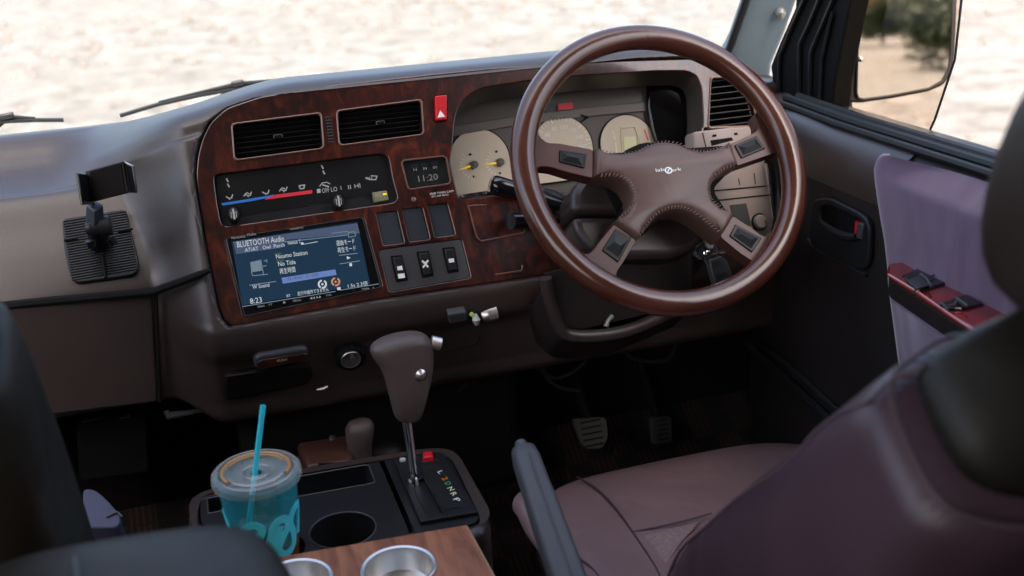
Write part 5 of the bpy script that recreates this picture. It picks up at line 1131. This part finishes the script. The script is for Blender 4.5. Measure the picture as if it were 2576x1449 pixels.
# ================================================================== DRIVER'S DOOR
door = empty('driver_door', (.82, .8, .4), 'driver side door with black lower trim and purple cloth panel', 'door')
DX = .80
OF = Fr((DX, 0, 0), (0, -1, 0), (0, 0, 1))         # n points into the cab
m = MB(); prof = [(.90, 1.030), (.845, 1.030), (.826, 1.026), (.812, 1.014), (.803, .995), (.800, .965), (.800, .80), (.806, .60), (.81, .30)]
ys = [1.47-k*.05 for k in range(28)]
vs = [(x+(.03*max(0, (y-1.30)/.17)**2), y, z) for y in ys for x, z in prof]; n_ = len(prof)
m.add(vs, [(j*n_+i, j*n_+i+1, (j+1)*n_+i+1, (j+1)*n_+i) for j in range(len(ys)-1) for i in range(n_-1)])
m.build('trim_panel', M['door'], door, sharp=60)
fe = [V(OF.hit(*p)) for p in [(2196, 424), (2199, 455), (2205, 500), (2213, 550), (2222, 600), (2229, 660), (2233, 720), (2245, 805), (2270, 865), (2330, 945)]]
topc = OF.hit(2222, 397); zt = OF.hit(2230, 399)[1]+.006
def fy(z):
    P = [(q.y, q.x) for q in fe]
    if z >= P[0][0]: t = min(1, (z-P[0][0])/max(1e-4, zt-P[0][0])); return P[0][1]+.028*(1-math.sqrt(max(0, 1-t*t)))
    for (z1, y1), (z0, y0) in zip(P[:-1], P[1:]):
        if z0 <= z <= z1: t = (z1-z)/(z1-z0); return y1+(y0-y1)*t
    return P[-1][1]
def coff(z):
    return .0125-.85*max(0, z-.992)+.004*math.exp(-((z-.885)/.03)**2)
vs = []; nz_, ny_ = 60, 40
for j in range(nz_+1):
    z = zt-(zt-.60)*(j/nz_)**1.25; f0 = fy(z)
    for i in range(ny_+1):
        t = i/ny_; u_ = f0+(-.15-f0)*t**1.4; e = min(1, (u_-f0)/.016); k_ = math.sqrt(max(0, 1-(1-e)**2))
        vs.append(OF.p(u_, z, -.002+.006*k_+(coff(z)-.004)*(1-math.exp(-((u_-f0)/.06)**2))+.0015*noise.noise(V((u_*18, z*14, 0)))))
m = MB(); m.add(vs, [(j*(ny_+1)+i, (j+1)*(ny_+1)+i, (j+1)*(ny_+1)+i+1, j*(ny_+1)+i+1) for j in range(nz_) for i in range(ny_)])
m.build('cloth_panel', M['cloth'], door, sharp=0)
capp = [(.850, 1.0315), (.826, 1.0285), (.810, 1.0165), (.7995, .998), (.7970, .975), (.7985, .955)]; yc = [1.47-k*.03 for k in range(14)]
vs = [(x+(.03*max(0, (y-1.30)/.17)**2)+.0015, y, z) for y in yc for x, z in capp]; n_ = len(capp)
m = MB(); m.add([V(p)+V((-.0015, 0, .001)) for p in vs], [(j*n_+i, j*n_+i+1, (j+1)*n_+i+1, (j+1)*n_+i) for j in range(len(yc)-1) for i in range(n_-1)]); m.build('door_cap', M['dash'], door, sharp=60)
m = MB()
for x_, z_, r_ in ((.822, 1.030, .005), (.838, 1.034, .006), (.858, 1.034, .006), (.874, 1.030, .004)): m.tube([(x_+.012, 1.42, z_), (x_, 1.25, z_), (x_, .15, z_)], r_, n=8)
m.build('window_seal', M['rubber'], door)
# upper front frame of the door (dark channel with ridges)
WX = Fr((.875, 0, 0), (0, -1, 0), (0, 0, 1))
q = WX.H([(2008, -120), (2165, -120), (2128, 60), (2100, 200), (2088, 322), (2010, 290), (1960, 268), (1944, 220), (1938, 165), (1960, 110), (2000, 20)])
m = MB(); m.prism(WX, q, -.03, 0); fr_ = m.build('window_frame', M['matte'], door, bevel=.003)
m = MB()
for pts in ([(2085, -60), (2040, 50), (2012, 110), (2010, 285)], [(2120, -60), (2070, 60), (2040, 130), (2036, 298)], [(2095, 30), (2068, 150), (2060, 308)], [(2050, -60), (1995, 60), (1962, 140), (1958, 262)]):
    m.tube([WX.p(*WX.hit(*p, .003), .003) for p in pts], .0035, n=6)
m.build('frame_ridges', M['dgrey'], fr_)
SX = Fr((.905, 0, 0), (0, -1, 0), (0, 0, 1))
q = SX.H([(2080, -120), (2432, -120), (2402, 150), (2376, 228), (2352, 300), (2328, 352), (2322, 398), (2086, 312)])
m = MB(); m.prism(SX, q, -.0015, 0); gl = m.build('wind_deflector', M['smoke'], door)
m = MB(); m.tube([SX.p(*SX.hit(*p)) for p in ((2432, -120), (2402, 150), (2376, 228), (2352, 300), (2328, 352), (2322, 398))], .0016, n=6); m.build('deflector_edge', M['rubber'], gl)
# handle recess
q = OF.H(cd([(75, 700), (95, 440), (130, 400), (230, 392), (480, 515), (552, 585), (552, 780), (540, 930), (470, 965), (120, 790)]), .006)
h_ = OF.H(cd([(165, 490), (190, 460), (240, 452), (455, 560), (500, 590), (490, 715), (440, 725), (400, 722), (270, 685), (170, 600)]), .006)
hb_ = plate('handle_bezel', OF, rr(q, .012), [rr(h_, .008)], .0005, .009, M['dgrey'], door, bev=.003, sharp=0)
m = MB(); m.prism(OF, rr(h_, .008), .0006, .0022); m.build('handle_recess', M['matte'], hb_)
m = MB(); m.tube([OF.p(*OF.hit(*p, .010), .010) for p in cd([(160, 580), (250, 650), (330, 690), (400, 705), (440, 700)])], [.003, .005, .006, .006, .004], n=10); m.build('pull_lever', M['dgrey'], hb_)
m = MB(); q = OF.H(cd([(435, 575), (450, 580), (440, 705), (425, 700)]), .006); m.prism(OF, q, .003, .007); m.build('lock_mark', M['red'], hb_)
m = MB(); q = OF.H(cd([(452, 585), (500, 600), (485, 720), (445, 710)]), .01); m.prism(OF, q, .003, .012); m.build('lock_tab', M['grey'], hb_, bevel=.0015)
m = MB(); m.tube([OF.p(*OF.hit(*p, .002), .002) for p in cd([(60, 720), (110, 770), (300, 880), (520, 1000)])], [.003, .005, .005, .003], n=8); m.build('panel_ridge', M['door'], door)
m = MB(); m.tube([OF.p(*OF.hit(*p, 0), 0) for p in ((1880, 862), (1960, 935), (2085, 1052), (2160, 1120))], .006, n=8); m.tube([OF.p(*OF.hit(*p, 0), 0) for p in ((1910, 862), (2000, 935), (2120, 1045))], .005, n=8); m.build('lower_ridge', M['dgrey'], door)
# armrest with red lacquered switch plate
AZ = .905; AF = Fr((0, 0, AZ), (1, 0, 0), (0, 1, 0))
top = cd([(672, 965), (690, 905), (880, 880), (970, 895), (1140, 995), (1300, 1085), (1500, 1190), (1760, 1330), (1760, 1640), (1190, 1325), (690, 995)])
q = AF.H(top); m = MB(); m.prism(AF, q, -.006, 0); rp_ = m.build('switch_plate', M['redwood'], door, bevel=.003, seg=3)
m = MB(); cx = sum(a for a, _ in q)/len(q); m.prism(AF, [(a+.004 if a < .79 else a, b) for a, b in q], -.03, -.0065); m.build('armrest_edge', M['dashdark'], door, bevel=.003)
m = MB(); lowr = [AF.p(a+.006, b, -.03) for a, b in q]; lowr2 = [AF.p(min(.83, a+.03), b-.01, -.17) for a, b in q]; m.rings([lowr2, lowr]); m.build('armrest_body', M['cloth'], door, bevel=.004)
AF2 = AF.off(0)
def rock(pts, nm, lab):
    m = MB(); q = AF.H(cd(pts), .004); m.prism(AF, q, -.002, .003, .95); r = m.build(nm, M['gloss'], rp_, bevel=.0015, label=lab); return q, r
q, r = rock([(790, 985), (950, 912), (1010, 915), (1150, 1010), (1140, 1050), (960, 1100), (890, 1112)], 'window_switch', 'front pair of window switches')
m = MB(); m.tube([AF.p(*AF.hit(*p, .006), .006) for p in cd([(935, 990), (985, 1030), (1020, 1085)])], .0018, n=6); m.tube([AF.p(*AF.hit(*p, .006), .006) for p in cd([(990, 1020), (1060, 985)])], .0008, n=6); m.build('switch_ridge', M['grey'], r)
m = MB(); m.prism(AF, AF.H(cd([(835, 1035), (940, 1000), (1000, 1075), (900, 1100)]), .006), .0045, .0065); m.build('switch_cap', M['blank'], r, bevel=.001)
q, r = rock([(1080, 1205), (1290, 1128), (1440, 1205), (1290, 1245), (1135, 1250)], 'window_switch', 'rear pair of door switches')
m = MB(); m.tube([AF.p(*AF.hit(*p, .006), .006) for p in cd([(1215, 1175), (1255, 1205), (1300, 1240)])], .0016, n=6); m.tube([AF.p(*AF.hit(*p, .006), .006) for p in cd([(1090, 1210), (1130, 1238), (1200, 1225), (1215, 1195)])], .0010, n=6); m.build('switch_ridge', M['grey'], r)
m = MB(); m.tube([AF.p(*AF.hit(*p, .001), .001) for p in cd([(690, 995), (930, 1140), (1190, 1322), (1500, 1530)])], .0016, n=6); m.build('plate_edge', mat('red_gloss_edge', (.42, .12, .10), .15, coat=.8), rp_)

# ================================================================== DOOR MIRROR
dm = ray(2275, 90).normalized(); rdir = V((.12, -.99, -.030)).normalized(); mn = (rdir-dm).normalized()
mo = D(2275, 90, 1.72); MU = V((0, 0, 1)).cross(mn).normalized(); MF = Fr(mo, MU, mn.cross(MU))
mir = empty('door_mirror', mo, 'large rounded door mirror showing the path behind, outside the driver window', 'mirror')
gp_ = [(2163, -90), (2400, -90), (2392, 130), (2386, 175), (2368, 205), (2335, 222), (2250, 238), (2172, 250), (2158, 246), (2154, 232)]
hp = [(2112, -100), (2415, -100), (2404, 140), (2396, 188), (2374, 216), (2338, 231), (2250, 248), (2165, 260), (2112, 256)]
m = MB(); m.prism(MF, rr(MF.H(hp), .006), -.055, -.002); m.build('housing', M['rubber'], mir, bevel=.005, seg=3)
m = MB(); m.prism(MF, MF.H(gp_), -.002, .0005); m.build('mirror_glass', M['mirror'], mir, sharp=10)
m = MB(); loop_tube(m, MF, MF.H(gp_), .002, .001); m.build('glass_rim', M['rubber'], mir)
m = MB(); a = [MF.p(*MF.hit(*p, -.02), -.02) for p in ((2128, -100), (2126, 120), (2124, 285))]; m.tube(a, .012, n=10); b = [MF.p(*MF.hit(*p, -.02), -.02) for p in ((2124, 285), (2120, 312), (2118, 345))]; m.tube(b, [.018, .016, .012], n=12); m.tube([b[-1], V((.93, b[-1].y+.05, b[-1].z-.02))], .012, n=8); m.build('bracket', M['rubber'], mir)
m = MB(); c = MF.p(*MF.hit(2166, 150, .002), .002); m.ball(c, .004, n=6); m.build('mirror_stud', M['chrome'], mir)

# ================================================================== WIPERS
def wiper(pts, lab, yb=1.80):
    P = [ply(x, y, yb) for x, y in pts]
    r = empty('windscreen_wiper', P[0], lab, 'wiper', 'wipers at the foot of the windscreen')
    m = MB(); m.tube(P, .0032, n=6, sx=1.5); m.build('blade', M['rubber'], r)
    k = len(P)//2; mid = P[k]
    m = MB(); m.tube([P[1]+V((0, 0, .003)), mid+V((0, 0, .007)), P[-2]+V((0, 0, .003))], [.002, .0035, .002], n=6); m.build('blade_bridge', M['rubber'], r)
    m = MB(); m.box(Fr(mid+V((0, 0, .006)), (1, 0, .1), (0, 1, 0)), -.010, .010, -.005, .005, -.004, .006); m.build('joint', M['rubber'], r, bevel=.002)
    m = MB(); m.tube([mid+V((0, .01, .004)), mid+V((-.05, .03, -.03)), mid+V((-.10, .03, -.08))], [.004, .004, .005], n=8); m.build('wiper_arm', M['rubber'], r)
wiper([(302, 291), (400, 262), (500, 240), (600, 222), (720, 204), (860, 190)], 'black wiper with a bracket resting right of the dash corner')
wiper([(-260, 340), (-120, 322), (20, 305), (90, 302), (160, 302)], 'black wiper at the left edge of the windscreen foot')

# ================================================================== SEATS
def superring(c, U, W, hu_, hw_, e=.42, n=40):
    out = []
    for k in range(n):
        t = 2*math.pi*k/n; a, b = math.cos(t), math.sin(t)
        out.append(c+U*(hu_*math.copysign(abs(a)**e, a))+W*(hw_*math.copysign(abs(b)**e, b)))
    return out
XC = .58
def seat():
    r = empty('front_seat', (XC, .95, .34), 'mauve leather driver seat on the right with dark backrest', 'seat', 'front seats of the van')
    X, Y_, Z_ = V((1, 0, 0)), V((0, 1, 0)), V((0, 0, 1))
    m = MB(); R_ = []
    for z, hx, hy, cy_ in ((.38, .185, .25, .97), (.44, .205, .27, .99), (.50, .222, .292, .995), (.55, .229, .300, .995), (.58, .226, .296, .995), (.597, .214, .283, .99), (.606, .190, .255, .985), (.606, .13, .19, .98), (.600, .05, .08, .97)):
        ring = superring(V((XC, cy_, z)), X, Y_, hx, hy, .50, 48)
        for p in ring:
            dx = abs(p.x-XC)/.22; p.z += .016*max(0, dx-.45)*max(0, 1-((p.y-1.0)/.3)**2) if z > .59 else 0; p.z -= .25*max(0, p.y-1.10)**2*3 if z > .54 else 0
        R_.append(ring)
    m.rings(R_); cush = m.build('cushion', M['seat'], r, sharp=0, sub=1)
    def on(x, y, dz=.0): 
        z = .606
        for _ in range(2):
            q = plz(x, y, z+dz); z = .606-.75*max(0, q.y-1.10)**2
        return plz(x, y, z+dz)
    m = MB(); s1 = smooth_path([on(*p, .0012) for p in ((1452, 1200), (1500, 1230), (1548, 1280), (1590, 1338), (1625, 1390), (1655, 1440), (1680, 1500))], 5); m.tube(s1, .0016, n=6)
    m.tube(smooth_path([on(*p, .0012) for p in ((1590, 1338), (1650, 1326), (1720, 1310), (1790, 1290))], 5), .0014, n=6); m.tube(smooth_path([on(*p, .0012) for p in ((1425, 1385), (1450, 1400), (1490, 1430), (1520, 1470))], 4), .0014, n=6)
    m.build('cushion_seams', M['seatd'], cush)
    m = MB(); pp_ = [on(*p, .0008) for p in ((1602, 1352), (1650, 1340), (1760, 1312), (1715, 1360), (1668, 1430))]; cen = sum(pp_, V((0, 0, 0)))/5
    m.add(pp_+[p-V((0, 0, .004)) for p in pp_], [(0, 1, 2, 3, 4), (0, 5, 6, 1), (1, 6, 7, 2), (2, 7, 8, 3), (3, 8, 9, 4), (4, 9, 5, 0)]); m.build('perforated_insert', M['perf'], cush)
    m = MB(); m.box(XY, XC-.17, XC+.17, .78, 1.18, .34, .44); m.build('seat_base', M['matte'], r, bevel=.01)
    data = [(1.00, .56, .175, .12), (.935, .64, .185, .15), (.884, .722, .192, .165), (.822, .79, .195, .175), (.764, .850, .197, .178), (.715, .899, .198, .176), (.672, .941, .198, .172), (.648, .972, .197, .168), (.622, 1.000, .196, .160), (.600, 1.026, .193, .150), (.578, 1.048, .186, .138), (.560, 1.066, .174, .120), (.546, 1.080, .155, .098), (.538, 1.089, .12, .070), (.535, 1.093, .06, .03)]
    F_ = V((0, .74, .67)); rings_ = []
    for y, z, hw_, t in data:
        ring = superring(V((XC+.018, y, z))-F_*t/2, X, F_, hw_, t/2, .38+.25*max(0, (z-.98)/.11), 56)
        for p in ring:   # gentle wrinkles
            p += F_*(.002*noise.noise(V((p.x*14, p.y*14, p.z*14)))+(.006*noise.noise(V((p.x*22, p.y*30, p.z*30))) if z > 1.02 else 0))
        rings_.append(ring)
    k = 10
    m = MB(); m.rings(rings_[:k+1]); bk = m.build('backrest', M['seatd'], r, sharp=0, sub=1)
    m = MB(); m.rings(rings_[k:]); m.build('shoulder_panel', M['seatb'], r, sharp=0, sub=1)
    m = MB(); m.tube([rg[23]+F_*.001 for rg in rings_[1:12]], .0028, n=6) if False else None
    edge = []
    for rg in rings_[1:12]: edge.append(max(rg, key=lambda p: (-(p.x)*1.0+p.dot(F_)*1.0)))
    m.tube(smooth_path(edge, 4), .0018, n=6); m.build('backrest_piping', M['pipe'], bk)
    m = MB(); rg = rings_[k]; cen = sum(rg, V((0, 0, 0)))/len(rg); m.tube([cen+(p-cen)*1.006 for p in rg+rg[:2]], .0018, n=6); m.build('shoulder_seam', M['pipe'], bk)
    hc_ = V((XC+.030, .510, 1.166)); A_ = V((0, -.30, .95)).normalized(); Fh_ = V((0, .95, .30)).normalized()
    m = MB(); m.rings([superring(hc_+A_*h, X, Fh_, a, b, .55, 40) for h, a, b in ((-.112, .05, .02), (-.108, .095, .038), (-.09, .125, .052), (-.05, .142, .06), (0, .147, .062), (.05, .142, .06), (.085, .122, .052), (.102, .09, .038), (.106, .04, .018))])
    m.build('headrest', M['seath'], r, sharp=0, sub=1)
    m = MB()
    for s in (-.06, .06): m.tube([hc_+X*s-A_*.06, hc_+X*s-A_*.17], .006, n=10)
    m.build('headrest_post', M['chrome'], r)
    return r
st_ = seat()
ps = copy_tree(st_); ps.location.x -= .925; ps.location.y += .12; ps.rotation_euler = (rad(-13), 0, 0); 
def dark_slots(o):
    for c_ in o.children:
        if c_.type == 'MESH':
            c_.material_slots[0].link = 'OBJECT'; c_.material_slots[0].material = M['seatb'] if c_.name.startswith(('shoulder', 'headrest', 'backrest')) else M['seatd']
        dark_slots(c_)
dark_slots(ps); ps['label'] = 'dark passenger seat at the left edge, blurred in the foreground'
ar = empty('fold_armrest', (-.06, .5, .85), 'grey-olive padded armrest in the blurred foreground by the cup', 'armrest')
m = MB(); X, Y_, Z_ = V((1, 0, 0)), V((0, 1, 0)), V((0, 0, 1)); ac_ = V((-.064, .51, .870)); Ay = V((-.10, .99, .03)).normalized(); Ax = V((.99, .10, -.10)).normalized(); An = Ax.cross(Ay)
m.rings([superring(ac_+Ay*h, Ax, An, a, b, .55, 40) for h, a, b in ((-.25, .09, .05), (-.2, .112, .062), (0, .115, .065), (.15, .115, .065), (.21, .112, .062), (.235, .100, .052), (.245, .07, .03), (.247, .03, .01))]); am = m.build('armrest_pad', M['seatb'], ar, sharp=0, sub=1)
m = MB(); m.tube([ac_+Ay*h+Ax*-.03+An*.0655 for h in (-.2, 0, .15, .19)], .002, n=6); m.tube([ac_+Ay*.12+Ax*u_+An*.066 for u_ in (-.10, -.07, -.035)], .003, n=6); m.build('armrest_seam', M['grey'], am)
